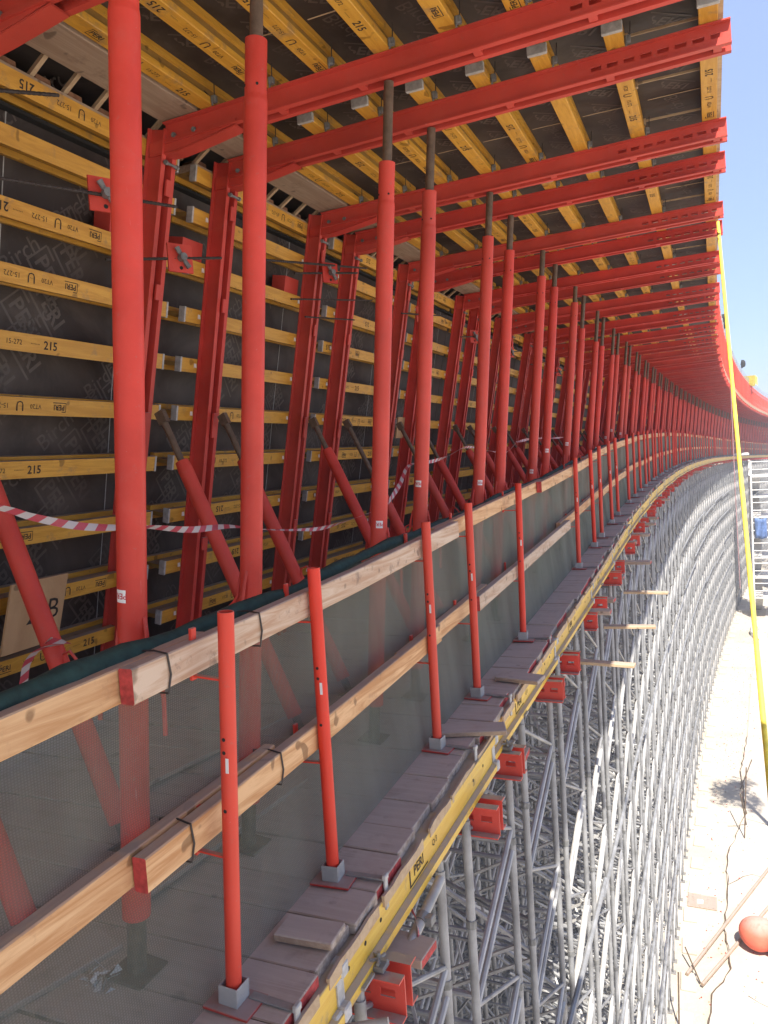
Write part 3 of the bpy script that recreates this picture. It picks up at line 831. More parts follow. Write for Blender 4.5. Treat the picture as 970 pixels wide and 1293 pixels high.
for i in range(1,60):
    s=A(i)+.2+rr.uniform(-.05,.05)
    if rr.random()<.2 and i>3: continue
    w=rr.choice((.13,.16)); ext=rr.choice((-1.08,-1.04,-.95,-.8)) if i>6 else {1:-1.09,2:-1.18,3:-1.13,4:-1.13,5:-1.04,6:-1.0}[i]
    if bb is None:
        m=MB(); m.box(-1.2,0,-.075,.075,-.04,0,M['plank'],.004,M['redend'],0); bb=m.build('scaffold_board'); o=bb
    else: o=bb.copy(); COL.objects.link(o)
    o.location=P(s,ext,zd(s)-.27-rr.uniform(0,.12)); o.rotation_euler=(0,0,rz(s)+rr.uniform(-.08,.08))
    if nb<8: lab=f'{ORD[nb]} brown board with red end sticking out under the deck, from the bottom'
    else: lab='one of the small far boards sticking out from under the deck edge'
    nb+=1
    tag(o,lab,'board','boards sticking out under the deck')
m=MB(); m.box(-.27,.27,-.05,.05,-.03,0,M['palewood'],.004); pb=m.build('pale_board'); f=True
for n_,(x,y,z,r_,lab) in enumerate(((-1.0,7.35,-2.05,-.1,'nearest pale board lying on the scaffold heads right of the red bearer ends'),(-.9,8.6,-1.98,.12,'middle pale board lying on the scaffold heads right of the red bearer ends'),(-.85,10.2,-1.9,-.05,'farthest pale board lying on the scaffold heads right of the red bearer ends'))):
    o=pb if f else pb.copy()
    if not f: COL.objects.link(o)
    f=False; o.location=(x,y,z); o.rotation_euler=(0,0,r_); tag(o,lab,'board','pale boards on the scaffold heads')

# ------------------------------------------------------------------ guard posts
def make_post(lod):
    n=20 if lod==0 else 10
    if lod==2:
        m=MB(); m.tube((0,0,.04),(0,0,1.21),.024,M['redpost'],8); m.box(-.04,.04,-.04,.04,.0,.07,M['galv']); return m.build('guard_post',smooth=True)
    r=empty('guard_post')
    m=MB(); nn=n
    m.tube((0,0,.03),(0,0,1.22),.0245,M['redpost'],n,cap=False)
    m.tube((0,0,1.22),(0,0,.9),.021,M['redpost'],n,cap=False)
    vs=[(q*cos(2*pi*i/n),q*sin(2*pi*i/n),1.22) for q in (.0245,.021) for i in range(n)]
    m.add(vs,[[i,(i+1)%n,n+(i+1)%n,n+i] for i in range(n)],M['redpost'])
    if lod==0:
        for z in (.62,.80,.84): m.tube((0,-.0242,z),(0,-.0250,z),.006,M['dark'],8)
    m.build('tube',r,True)
    m=MB()
    for a,b,c,d in ((-.034,.034,-.034,-.029),(-.034,.034,.029,.034),(-.034,-.029,-.029,.029),(.029,.034,-.029,.029)): m.box(a,b,c,d,.006,.066,M['galvlight'],.0015)
    m.build('socket',r)
    m=MB(); m.box(-.075,.085,-.06,.06,-.004,.006,M['dustyred'],.002); m.build('base_plate',r)
    m=MB(); m.box(.04,.205,.02,.05,.004,.012,M['castgrey'],.002); m.box(.197,.206,.02,.05,-.11,.012,M['galvlight'],.002); m.box(.192,.210,.018,.052,.004,.028,M['galvlight'],.004); m.build('clamp',r)
    for z in (.47,1.02):
        m=MB(); m.box(-.115,-.02,-.008,.008,z-.010,z-.004,M['redpost']); m.box(-.127,-.115,-.012,.012,z-.02,z+.14,M['redpost'],.002); m.build('rail_bracket',r)
    if lod==0:
        m=MB(); m.box(.006,.016,-.0262,-.0250,.74,.785,M['white']); m.build('sticker',r)
    return r
posts=[1.85,2.53,3.77,4.54,5.82,8.57,9.82,10.52,11.69,12.51,14.16,15.25,16.4,17.58,18.35,19.57,20.14]
rr=random.Random(8)
posts=[.35]+posts
t=20.14
while t<108:
    t+=rr.choice((.65,1.3,.65,1.3,.9)); posts.append(t)
leans={1:(.066,.0),2:(.005,0),3:(.006,0),4:(.006,0),5:(.016,0),6:(.008,0)}
for i,s in enumerate(posts):
    lod=0 if s<14 else (1 if s<35 else 2); o=get('post',lod,make_post)
    o.location=P(s,-1.405,zd(s)+.006); o.rotation_euler=(0,leans.get(i,(rr.uniform(-.012,.012),0))[0],rz(s)+ (rr.uniform(-.1,.1) if i>1 else 0))
    if i==0: lab='red guard post just beyond the lower left corner'
    elif i<14: lab=f'{ORD[i-1]} thin red guard post from the left, clamped at the deck edge'
    else: lab='one of the small far guard posts along the bend of the walkway'
    tag(o,lab,'guard post','thin red guard posts along the deck edge')

# ------------------------------------------------------------------ timber guard rails
def rail(s0,s1,lvl,front,mat,label,red=False,dz=0,group='timber guard rails'):
    m=MB(); n=max(2,int((s1-s0)/1.0)); u=-1.452 if front else -1.503; h=.098; th=.046
    zo=(1.035 if lvl else .50)+dz
    # anchor
    o0=P(s0,u,zd(s0)+zo)
    rings=[]
    for k in range(n+1):
        s=s0+(s1-s0)*k/n; wob=.0015*sin(k*2.1+s0)
        c=.004
        prof=[(-th/2+c,0),(th/2-c,0),(th/2,c),(th/2,h-c),(th/2-c,h),(-th/2+c,h),(-th/2,h-c),(-th/2,c)]
        rings.append([P(s,u+a,zd(s)+zo+b+wob)-o0 for a,b in prof])
    vs=[p for r_ in rings for p in r_]; q=8
    fs=[[i*q+k,i*q+(k+1)%q,(i+1)*q+(k+1)%q,(i+1)*q+k] for i in range(n) for k in range(q)]
    m.add(vs,fs,mat); e=M['redend'] if red else mat
    m.add(rings[0],[list(range(q))[::-1]],e); m.add(rings[-1],[list(range(q))],e)
    o=m.build('guard_rail'); o.location=o0; tag(o,label,'timber rail',group)
rail(-.2,1.95,1,False,M['rail'],'fresh orange pine top rail in front at the left edge')
rail(1.56,4.42,1,True,M['railold'],'stained top rail with red painted end, behind the two nearest guard posts',True)
rail(4.15,7.2,1,False,M['rail'],'top rail board from the fourth to the fifth guard post',False)
rail(6.9,10.1,1,True,M['rail'],'top rail board with red end just before the sixth guard post',True)
rail(-.2,2.3,0,False,M['rail'],'fresh orange pine middle rail in the lower left corner',False,.03)
rail(1.55,4.0,0,True,M['rail'],'middle rail with red painted end behind the two nearest guard posts',True,.02)
rail(3.55,5.15,0,False,M['rail'],'short middle rail board between the third and fourth guard posts',False,-.01)
rail(4.78,8.3,0,True,M['railold'],'middle rail with red painted end just past the fourth guard post',True,-.01)
s=9.8; f=False
while s<108:
    rail(s,min(s+3.3,110),1,f,M['rail'],'one of the far top rail boards following the bend',f); f=not f; s+=3.0
s=8.0; f=False
while s<108:
    rail(s,min(s+3.3,110),0,f,M['rail'],'one of the far middle rail boards following the bend',f); f=not f; s+=3.0
for n_,(s,lv,lab) in enumerate(((1.70,1,'wire tie looped round the top rail lap left of the nearest guard post'),(2.18,1,'wire tie looped round the top rail between the two nearest guard posts'),(1.74,0,'wire tie looped round the middle rail near its red painted end'),(2.25,0,'wire tie looped round the middle rail right of the nearest guard post'))):
    zo=(1.035 if lv else .52); z=zd(s)+zo
    m=MB(); m.path([P(s,-1.54,z-.004),P(s+.004,-1.54,z+.103),P(s+.01,-1.48,z+.106),P(s,-1.425,z+.102),P(s+.008,-1.424,z+.04),P(s-.006,-1.426,z-.01),P(s,-1.50,z-.012)],.0032,M['darksteel'],6)
    o=m.build('wire_tie'); tag(o,lab,'wire tie','black wire ties on the rails')

# ------------------------------------------------------------------ debris net with rolled hem
m=MB(); S=[-.1+.1*k for k in range(1,178)]+[17.6+1.*k for k in range(0,92)]
rows=8; rr=random.Random(6); vs=[]; fs=[]
for a,s in enumerate(S):
    for b in range(rows+1):
        t=b/rows; u=-1.475+(-1.54+1.475)*min(1,t*2)+(.009*sin(s*5.3+t*4)+.006*sin(s*9.7-t*7)+.004*rr.uniform(-1,1))*sin(pi*t); z=zd(s)+.004+t*1.11
        if t>.93: u=-1.535
        vs.append(P(s,u,z))
    if a:
        for b in range(rows):
            q=(a-1)*(rows+1)+b; fs.append([q,q+rows+1,q+rows+2,q+1])
m.add(vs,fs,M['net']); net=m.build('debris_net',smooth=True)
at=net.data.attributes.new('weave','FLOAT_VECTOR','POINT'); at.data.foreach_set('vector',[c for s in S for b in range(rows+1) for c in (s+.012*sin(b*.9+s*2.),b/rows*1.1+.012*sin(s*4.),0.)])
tag(net,'see-through grey green debris net hung behind the guard rails along the whole walkway','net')
m=MB(); pts=[]; rad=[]
s=-.3
while s<108:
    rn=.034 if s<2.2 else (.026 if s<5 else .018)
    pts.append(P(s,-1.548+.005*sin(s*3),zd(s)+1.115+.012*sin(s*2.3)+(.022 if s<2.5 else .008))); rad.append(rn*(1+.22*sin(s*9)+.12*sin(s*23))); s+=.11 if s<14 else .7
m.path(pts,rad,M['hem'],10); m.build('rolled_hem',net,True)

# ------------------------------------------------------------------ shoring towers
TH=10.45
def tower_geo(parts,n,lod):
    hx,hy=.54,.45
    def part(name,mb_fn):
        if parts is None: mb_fn(base)
        else:
            m=MB(); mb_fn(m); m.build(name,parts,True)
    base=MB()
    for sx in (-1,1):
        for sy in (-1,1):
            def leg(m,sx=sx,sy=sy):
                m.tube((sx*hx,sy*hy,.25),(sx*hx,sy*hy,TH-.08),.0235,M['galv'],n)
                m.tube((sx*hx,sy*hy,0),(sx*hx,sy*hy,.3),.019,M['castgrey'],max(4,n-2)); m.box(sx*hx-.07,sx*hx+.07,sy*hy-.07,sy*hy+.07,0,.01,M['castgrey'])
                m.tube((sx*hx,sy*hy,TH-.3),(sx*hx,sy*hy,TH),.019,M['galv'],max(4,n-2)); m.box(sx*hx-.045,sx*hx+.045,sy*hy-.045,sy*hy+.045,TH-.01,TH,M['galv'])
                for k in range(1,11): m.tube((sx*hx,sy*hy,k*.98-.022),(sx*hx,sy*hy,k*.98+.022),.029,M['castgrey'],max(5,n-2))
            part('leg',leg)
    nz=10
    for sx in (-1,1):
        def side(m,sx=sx):
            for k in range(nz):
                z=TH-.12-k*1.0; x=sx*hx
                m.tube((x,-hy,z),(x,hy,z-.45),.0125,M['galv'],5 if n<8 else 8)
                m.tube((x,hy,z-.45),(x,-hy,z-.88),.0175,M['galvlight'],n-2 if n>6 else 4)
                m.tube((x,hy,z-.59),(x,-hy,z-1.02),.0175,M['galvlight'],n-2 if n>6 else 4)
        part('zigzag_bracing',side)
    nz=7
    for sy in (-1,1):
        def side(m,sy=sy):
            for k in range(nz+1):
                z=.35+k*1.32+.2*sy; y=sy*hy
                m.tube((-hx,y,z),(hx,y,z),.0175,M['galv'],n-2 if n>6 else 4)
                if k<nz:
                    m.tube((-hx,y,z),(hx,y,z+.62),.0135,M['galvlight'],4)
                    m.tube((hx,y,z+.66),(-hx,y,z+1.28),.0135,M['galvlight'],4)
                    m.tube((hx,y,z+.66),(-hx,y,z+.66),.0135,M['galv'],4)
                    m.tube((-hx,y,z+.3),(-hx-.8,y,z+1.2),.014,M['galvlight'],4)
                    m.tube((hx*.5,-hy*sy,z+.2),(-hx*.7,hy*sy,z+1.1),.013,M['galvlight'],4)
                    m.tube((-hx-.75,-hy*sy,z+.1),(-hx,hy*sy,z+.9),.013,M['galv'],4)
                    if sy>0: m.tube((hx,-hy,z+.4),(-hx-.8,hy,z+.55),.0155,M['galv'],5)
                    else: m.tube((hx,-hy,z+.9),(-hx-.8,hy,z+.75),.0155,M['galv'],5)
        part('ledger_frame',side)
    return base
def tower(lod):
    if lod==2: return tower_geo(None,6,2).build('shoring_tower',smooth=True)
    if lod==1: return tower_geo(None,8,1).build('shoring_tower',smooth=True)
    r=empty('shoring_tower'); tower_geo(r,10,0); return r
ROWN=['front','second','third','fourth']
rt=random.Random(13)
for row in range(4):
    u=-1.775-1.92*row
    for k in range(-2,72):
        s=2.80+1.3*k+(.35*row)%.65
        lod=0 if (row==0 and s<10) else (1 if s<30 and row<2 else 2)
        o=get('tower',lod,tower); sc=(zd(s)-(.255 if row==0 else .44)-GZ)/TH
        if row: sc-=.01*rt.random()
        o.location=P(s,u+(rt.uniform(-.04,.04) if row else 0),GZ+.003); o.scale=(1,1,sc); o.rotation_euler=(0,0,rz(s)+rt.uniform(-.01,.01))
        if row==0:
            if 0<=k<9: lab=f'{ORD[k]} front row grey shoring tower, counting from the bottom edge of the photo'
            elif k<0: lab='front row grey shoring tower right below the camera'
            else: lab='one of the far front row shoring towers merging into a grey curtain'
        else: lab=f'grey shoring tower in the {ROWN[row]} row back, tangled behind the front row'
        tag(o,lab,'scaffold tower','galvanised shoring towers under the walkway' if row==0 else f'shoring towers of the {ROWN[row]} row')
# long ledgers tying the towers
rr=random.Random(21); lt=0
for row in range(3):
    for z in (-3.2,-4.6,-6.4,-8.2,-10.1):
        for j in range(9):
            s0=1.2+j*6.0+rr.uniform(-.5,.5); s1=s0+6.1; u=-1.775-1.92*row+(.58 if row==0 else rr.choice((-.58,.58)))+(.04)
            m=MB(); zz=z+rr.uniform(-.3,.3); m.path([P(s0,u,zz),P((s0+s1)/2,u,zz+.02),P(s1,u,zz)],.024,M['galv'],7)
            if row==0 and j>=0: 
                if j<4 and z>-4: continue
            o=m.build('tie_tube',smooth=True); tag(o,f'long grey tube tying the {ROWN[row]} row of shoring towers lengthwise','scaffold tube',f'lengthwise tubes of the {ROWN[row]} tower row')
# raking tubes near the camera under the deck
for n_,(a,b,r_,lab) in enumerate((((-1.20,2.55,-2.02),(-1.16,3.05,-1.86),.022,'short grey tube with a clamp just right of the lettering on the yellow girder'),
                     ((-1.5,2.15,-2.02),(-1.10,2.30,-1.96),.018,'short grey tube pointing outward at the bottom edge of the photo'))):
    r=empty('raking_tube',a); m=MB(a); m.tube(a,b,r_,M['galvlight'],16); m.build('tube',r,True); mid=V(a).lerp(V(b),.6); d=(V(b)-V(a)).normalized()
    m=MB(a); m.tube(mid-d*.02,mid+d*.02,r_+.007,M['castgrey'],14); m.box(mid.x+.015,mid.x+.05,mid.y-.02,mid.y+.02,mid.z-.02,mid.z+.02,M['castgrey'],.004); m.build('clamp',r); tag(r,lab,'scaffold tube')
for n_,(i,du) in enumerate(((1,-.11),(3,-.10))):
    p0=P(A(i)-.02,-1.19,zd(A(i))-.25); r=empty('beam_clamp',p0)
    m=MB(); m.box(-.05,.03,-.09,-.03,.0,.02,M['castgrey'],.003); m.box(-.075,-.05,-.075,-.055,-.02,.09,M['castgrey'],.003); m.build('jaw',r)
    m=MB(); m.tube((0,-.06,.02),(0,-.06,.06),.008,M['castgrey'],8)
    for k in range(5): m.tube((0,-.06,.035),(.035*cos(k*1.257),-.06+.035*sin(k*1.257),.035),.007,M['castgrey'],6)
    m.build('star_nut',r,True); tag(r,('nearest' if n_==0 else 'farther')+' of two grey clamps with star nut joining yellow girder and red bearer','clamp')

# ------------------------------------------------------------------ tie rods with plates
def rod(pts,plate,lab,th=.008):
    r=empty('tie_rod',pts[0]); m=MB(pts[0])
    a,b=V(pts[0]),V(pts[-1]); d=(b-a)
    m.tube(a,b,th,M['darksteel'],8)
    n=int(d.length/.03)
    for k in range(n):
        c=a+d*(k/n); m.tube(c,c+d.normalized()*.009,th*1.22,M['darksteel'],6)
    m.build('threaded_rod',r,True)
    if plate is not None:
        c=a+d*plate; dn=d.normalized()
        m=MB(pts[0]); s=V((0,0,1)); x=dn.cross(s).normalized()
        x=V((.45,.89,0)).normalized(); nn=V((.89,-.45,0))
        m.poly([c+x*i+s*j for i,j in ((-.075,-.08),(.075,-.08),(.075,.08),(-.075,.08))],.014,M['redprop'],nn); 
        m.tube(c+nn*.0075+x*.0-s*.055,c+nn*.0085-s*.055,.011,M['dark'],8)
        m.build('anchor_plate',r)
        m=MB(pts[0]); q=c+nn*.03
        m.tube(c+nn*.01,c+nn*.055,.022,M['castgrey'],10)
        m.tube(q,q+s*.055-x*.03,.011,M['castgrey'],8,.016); m.tube(q,q-s*.055+x*.04,.011,M['castgrey'],8,.016)
        m.build('wing_nut',r,True)
    tag(r,lab,'tie rod')
rod([(-2.62,2.2,1.20),(-2.62,3.50,1.42)],.58,'dark threaded tie rod with red anchor plate left of the nearest thick prop')
rod([(-2.72,2.2,1.55),(-2.70,2.80,1.745)],None,'short dark threaded rod end at the left edge under the corner battens')
rod([(-3.0,3.35,1.17),(-2.66,3.95,1.25)],.62,'tie rod with red plate and wing nut on the upright right of the nearest prop')
rod([(-2.8,4.6,1.40),(-2.8,6.42,1.70)],None,'dark tie rod running behind the second thick prop near the wall top')
rod([(-3.0,5.45,1.50),(-2.68,5.95,1.55)],.55,'small tie rod with red plate on the fourth leaning upright')
rod([(-2.8,5.01,1.2),(-2.8,6.5,1.43)],None,'second dark tie rod below the one behind the second thick prop',.006)
rod([(-2.85,5.3,1.12),(-2.85,6.2,1.22)],None,'short thin dark rod between the fourth and fifth leaning uprights',.006)
for k in range(5):
    i=6+2*k; s=A(i); o=frames[i]
    rod([(-2.8+.00113*max(0,s-12)**2,s-.5,1.42),(-2.8+.00113*max(0,s-12)**2,s+.95,1.60)],.4,f'{ORD[k]} small tie rod with red plate beyond the third thick prop',.007)

# ------------------------------------------------------------------ barrier tape
def ribbon(pts,w,twist,seed=0):
    rr=random.Random(seed); P3=[V(p) for p in pts]; dense=[]
    for i in range(len(P3)-1):
        p0=P3[max(0,i-1)];p1=P3[i];p2=P3[i+1];p3=P3[min(len(P3)-1,i+2)]
        for k in range(6):
            t=k/6; dense.append(.5*((2*p1)+(p2-p0)*t+(2*p0-5*p1+4*p2-p3)*t*t+(3*p1-p0-3*p2+p3)*t**3))
    dense.append(P3[-1]); vs=[];fs=[];al=[]; L=0
    for i,p in enumerate(dense):
        if i: L+=(p-dense[i-1]).length
        a=twist*sin(L*3.1+seed)*1.2; d=(dense[min(i+1,len(dense)-1)]-dense[max(0,i-1)]).normalized()
        s1=V((0,0,1)); s1=(s1-d*s1.dot(d)).normalized(); s2=d.cross(s1); x=s1*cos(a)+s2*sin(a)
        ww=w*(.55+.45*abs(cos(L*2.3+seed)))
        vs+= [p+x*ww/2,p-x*ww/2]; al+=[L,L+w*.9]
        if i: fs.append([2*i-2,2*i-1,2*i+1,2*i])
    return vs,fs,al
def tape(pts,w,tw,lab,seed):
    r0=V(pts[0]); vs,fs,al=ribbon(pts,w,tw,seed); m=MB(r0); m.add(vs,fs,M['tape']); o=m.build('barrier_tape'); o.location=r0
    at=o.data.attributes.new('along','FLOAT','POINT'); at.data.foreach_set('value',al)
    sm=o.modifiers.new('thickness','SOLIDIFY'); sm.thickness=.0008; tag(o,lab,'barrier tape','red and white barrier tapes')
tape([(-1.96,1.2,0.02),(-1.95,1.62,-.07),(-1.95,1.76,-.115),(-1.93,1.95,-.165),(-1.90,2.2,-.195)],.028,1.0,'red and white tape at the left edge, running behind the nearest thick prop',1)
tape([(-1.90,2.15,-.195),(-1.92,2.26,-.20),(-1.92,2.49,-.235),(-1.92,2.76,-.25),(-1.92,3.01,-.29),(-1.92,3.34,-.33),(-1.92,3.66,-.35),(-1.90,4.17,-.32),(-1.88,4.42,-.28)],.026,1.1,'sagging red and white tape between the first and third thick props',2)
tape([(-1.88,4.42,-.28),(-1.92,4.73,-.18),(-1.92,4.92,-.06),(-1.92,5.31,-.05),(-1.92,5.74,-.02),(-1.92,6.28,.05),(-1.92,6.94,.01),(-1.92,7.62,-.02),(-1.92,8.08,.08)],.03,1.1,'twisted barrier tape rising between the third and seventh thick props',3)
tape([(-1.92,8.08,.08),(-1.92,8.96,.12),(-1.92,10.06,.12),(-1.92,11.25,.14)],.03,.9,'thin distant barrier tape beyond the seventh thick prop',5)
m=MB(); ring=[]
tape([(-2.70,2.45,-.70),(-2.64,2.41,-.69),(-2.61,2.47,-.71),(-2.68,2.52,-.73),(-2.74,2.44,-.74),(-2.80,2.42,-.80),(-2.83,2.42,-.88),(-2.86,2.42,-.96),(-2.89,2.42,-1.02)],.045,.9,'knotted tape tail tied round the slanting brace at the left edge',4)
tape([(-1.20,2.80,-1.86),(-1.17,2.78,-1.91),(-1.16,2.75,-1.97),(-1.20,2.73,-2.02)],.03,.3,'short tape scrap hanging below the yellow girder beside the nearest red bearer end',7)

# ------------------------------------------------------------------ plywood sign
r=empty('sign_board',(-3.45,3.02,-.92)); m=MB((-3.45,3.02,-.92))
ax=V((-.02,.40,0)); upv=V((.075,.045,.37)); o0=V((-3.44,2.81,-.905)); nn=ax.cross(upv).normalized()
m.poly([o0,o0+ax,o0+ax+upv,o0+upv],.012,M['board'],nn); m.build('board',r)
m=MB((-3.45,3.02,-.92)); c=o0+ax*.62+upv*.52+nn*.0075
m.text('2-B',.17,c,ax,upv,M['ink']); m.build('handwriting',r)
tag(r,'square plywood sign with handwritten black marking, leaning behind the leftmost brace','sign')
m=MB(); m.box(-.008,.008,-.17,.17,0,.24,M['board']); o=m.build('plywood_offcut'); o.location=(-3.32,8.3,.22); o.rotation_euler=(0,.2,0); tag(o,'pale plywood offcut standing on a wall girder behind the fifth thick prop','board')

# ------------------------------------------------------------------ hanging yellow strap and thin line
m=MB((.13,7.9,1.9)); pts=[]
for k in range(25):
    t=k/24; p=V((.10,8.0,1.99)).lerp(V((.215,4.05,-1.95)),t); p.z-=.05*sin(pi*t); pts.append(p)
m.path(pts,[.0145*(1+.06*sin(k*1.9)) for k in range(25)],M['rope'],10); o=m.build('yellow_strap',smooth=True); o.location=(.13,7.9,1.9); tag(o,'long yellow strap hanging from a red beam tip down the right side','strap')
m=MB((.9,34,1.9)); m.path([(.70,34,1.95),(.74,33.6,-2.),(.80,33,-6.)],.016,M['string'],6); o=m.build('hanging_line',smooth=True); o.location=(.9,34,1.9); tag(o,'thin reddish line hanging from the soffit edge beside the yellow strap','rope')

# ------------------------------------------------------------------ guards on top of the soffit edge (far part)
def make_eg(lod):
    m=MB(); m.box(-.02,.03,-.035,.035,-.15,1.15,M['redpost'])
    m.tube((0,0,1.15),(0,0,1.5),.016,M['galv'],6)
    return m.build('edge_upright')
i=0; s=18.
while s<104:
    o=get('eg',0,make_eg); o.location=P(s,.10,2.38+zc(s)); o.rotation_euler=(0,0,rz(s)); 
    tag(o,'one of the bright red uprights standing along the top of the far soffit edge','upright','red uprights on the top edge'); s+=1.0
for k in range(10):
    s0=18+8.5*k
    m=MB(); 
    for z in (2.9,3.5): 
        m.path([P(s0+8.4*j/4,.055,z+zc(s0+8.4*j/4)) for j in range(5)],.03,M['railold'],5)
    # side form board
    vs=[];fs=[]
    for j in range(5):
        s=s0+8.4*j/4
        for (u,z) in ((.045,2.38),(.065,2.38),(.065,3.3),(.045,3.3)): vs.append(P(s,u,z+zc(s)))
        if j:
            b=(j-1)*4; fs+=[[b+q,b+(q+1)%4,b+4+(q+1)%4,b+4+q] for q in range(4)]
    fs+=[[3,2,1,0],[16,17,18,19]]
    m.add(vs,fs,M['palewood']); o=m.build('edge_form'); tag(o,'one of the long timber edge forms with rails on top of the far soffit edge','edge form','edge forms on top of the soffit')
for n_,(s,z,lab) in enumerate(((30.,4.05,'dark bundle tied on the nearest upright tip above the soffit edge'),(50,4.15,'dark bundle tied beside the yellow hopper on the top edge'))):
    m=MB(); rr=random.Random(n_)
    bm=bmesh.new(); bmesh.ops.create_icosphere(bm,subdivisions=2,radius=.13)
    for v in bm.verts: v.co*= (1+rr.uniform(-.25,.25)); v.co.z*=1.9
    m.add([v.co.copy() for v in bm.verts],[[v.index for v in f_.verts] for f_ in bm.faces],M['dark']); bm.free()
    o=m.build('dark_bundle'); o.location=P(s,.08,z); tag(o,lab,'bundle')
r=empty('yellow_hopper',P(57,.0,3.2)); r.scale=(.7,.7,.7)
m=MB(); m.add([(-.5,-1.6,.1),(.4,-1.6,.1),(.4,1.6,.1),(-.5,1.6,.1),(-.8,-2.1,.9),(.6,-2.1,.9),(.6,2.1,.9),(-.8,2.1,.9)],[[0,3,2,1],[4,5,6,7],[0,1,5,4],[1,2,6,5],[2,3,7,6],[3,0,4,7]],M['rope']); m.build('bin',r)
m=MB(); 
for y in (-1.4,0,1.4): m.box(.61,.66,y-.06,y+.06,.15,.95,M['rope'])
m.build('rib',r); m=MB()
for y in (-1.3,1.3): m.box(-.1,.0,y-.05,y+.05,-1.25,.12,M['redpost'])
m.build('support',r); r.rotation_euler=(0,0,rz(57))
tag(r,'yellow steel bin on top of the far soffit edge','hopper')

# ------------------------------------------------------------------ bridge slab above, girder bottom form behind (setting)
def strip(name,u0,u1,zf,th,mat,s0=-6,s1=112,step=2.):
    m=MB(); vs=[];fs=[];n=0; s=s0
    while s<=s1:
        z=zf(s)
        for (u,dz) in ((u0,0),(u1,0),(u1,th),(u0,th)): vs.append(P(s,u,z+dz))
        if n:
            b=(n-1)*4; fs+=[[b+q,b+(q+1)%4,b+4+(q+1)%4,b+4+q] for q in range(4)]
        n+=1; s+=step
    fs+=[[3,2,1,0],[4*n-4,4*n-3,4*n-2,4*n-1]]
    m.add(vs,fs,mat); o=m.build(name); return o
tag(strip('bridge_slab',.075,-9.5,lambda s:2.42+zc(s),.25,M['concrete']),kind='structure')
tag(strip('girder_bottom_form',-4.0,-9.5,lambda s:min(-1.9,zd(s)-.45)+0*s,.2,M['ply']),kind='structure')

m=MB(); m.box(.16,1.55,-6,2.15,2.30,2.36,M['plank']);  # unseen platform, added to keep the sun off the near scaffold
for y in (-5,-3,-1,1,2): m.box(.145,1.5,y-.05,y+.05,2.16,2.299,M['red'])
tag(m.build('added_shade_platform'),kind='structure')
# ------------------------------------------------------------------ ground
m=MB(); g=[]
m.add([(-300,-200,GZ),(400,-200,GZ),(400,700,GZ),(-300,700,GZ)],[[0,1,2,3]],M['ground']); tag(m.build('ground'),kind='structure')
# concrete strip (slab with a cracked edge)
edge=[(-.55,10),(-.55,15.0),(-.42,16.2),(-.38,17.0),(0.02,18.0),(-.12,19.6),(.0,21.0),(-.02,22.3),(.05,23.4),(.6,26.0),(.55,29.4),(.9,33),(1.3,40),(2.4,52),(4.2,70),(9,110)]
m=MB(); vs=[];fs=[]
for i,(x,y) in enumerate(edge):
    vs+=[(x,y,GZ+.004),(x+14,y,GZ+.004),(x,y,GZ+.05),(x+14,y,GZ+.05)]
    if i: b=4*(i-1); fs+=[[b+2,b+3,b+7,b+6],[b,b+2,b+6,b+4]]
m.add(vs,fs,M['slab']); o=m.build('site_pavement'); tag(o,kind='structure')
# cracks
rr=random.Random(31)
def crack(pts,w,lab,z=GZ+.054):
    m=MB(); P2=[]
    for (a,b),(c,d) in zip(pts,pts[1:]):
        n=max(2,int(math.hypot(c-a,d-b)/.25))
        for k in range(n): P2.append((a+(c-a)*k/n+rr.uniform(-.03,.03),b+(d-b)*k/n+rr.uniform(-.03,.03)))
    P2.append(pts[-1]); vs=[];fs=[]
    for i,(x,y) in enumerate(P2):
        q=P2[min(i+1,len(P2)-1)]; p=P2[max(i-1,0)]; d=V((q[0]-p[0],q[1]-p[1],0)).normalized(); nn=V((-d.y,d.x,0)); ww=w*rr.uniform(.4,1.3)
        vs+=[V((x,y,z))+nn*ww/2,V((x,y,z))-nn*ww/2]
        if i: fs.append([2*i-2,2*i-1,2*i+1,2*i])
    m.add(vs,fs,M['rust']); o=m.build('pavement_crack'); tag(o,kind='structure')
crack(edge[1:12],.03,'')
crack([(.0,21.6),(.6,22.3),(1.4,22.0),(3,22.4)],.02,'')
crack([(.55,25.6),(1.6,25.2),(2.6,25.5)],.03,'')
crack([(.3,17.2),(.8,16.9),(1.6,17.2)],.02,'')
# concrete footing pads along the scaffold
fp=None; rr=random.Random(17)
for k in range(40):
    s=8.2+1.3*k
    if fp is None:
        m=MB(); m.box(-.16,.16,-.3,.3,0,.05,M['slab'],.01); fp=m.build('footing_pad'); o=fp
    else: o=fp.copy(); COL.objects.link(o)
    o.location=P(s,-.93+rr.uniform(-.03,.05),GZ+.002); o.rotation_euler=(0,0,rz(s)+rr.uniform(-.05,.05))
    tag(o,'pale concrete pad at the foot of the front scaffold legs, one of a row','footing pad','concrete pads along the scaffold foot')
# stones
m=MB(); rr=random.Random(41)
for k in range(1500):
    y=rr.uniform(12,60); x=P(y,-.6,0).x+abs(rr.gauss(0,.9))*(1 if rr.random()<.8 else -1); r_=rr.uniform(.008,.035)
    z=GZ+r_*.3+(.05 if x>.1+.00113*max(0,y-12)**2 else 0); a=rr.uniform(0,6)
    vs=[(x+r_*cos(a+2.1*j)*rr.uniform(.7,1.2),y+r_*sin(a+2.1*j)*rr.uniform(.7,1.2),z-.3*r_) for j in range(3)]+[(x,y,z+r_*.7)]
    m.add(vs,[[0,1,3],[1,2,3],[2,0,3]],M['greyplank'] if rr.random()<.6 else M['redend'])
tag(m.build('gravel'),'scattered small stones and red chips on the pale ground','gravel',None,'stuff')
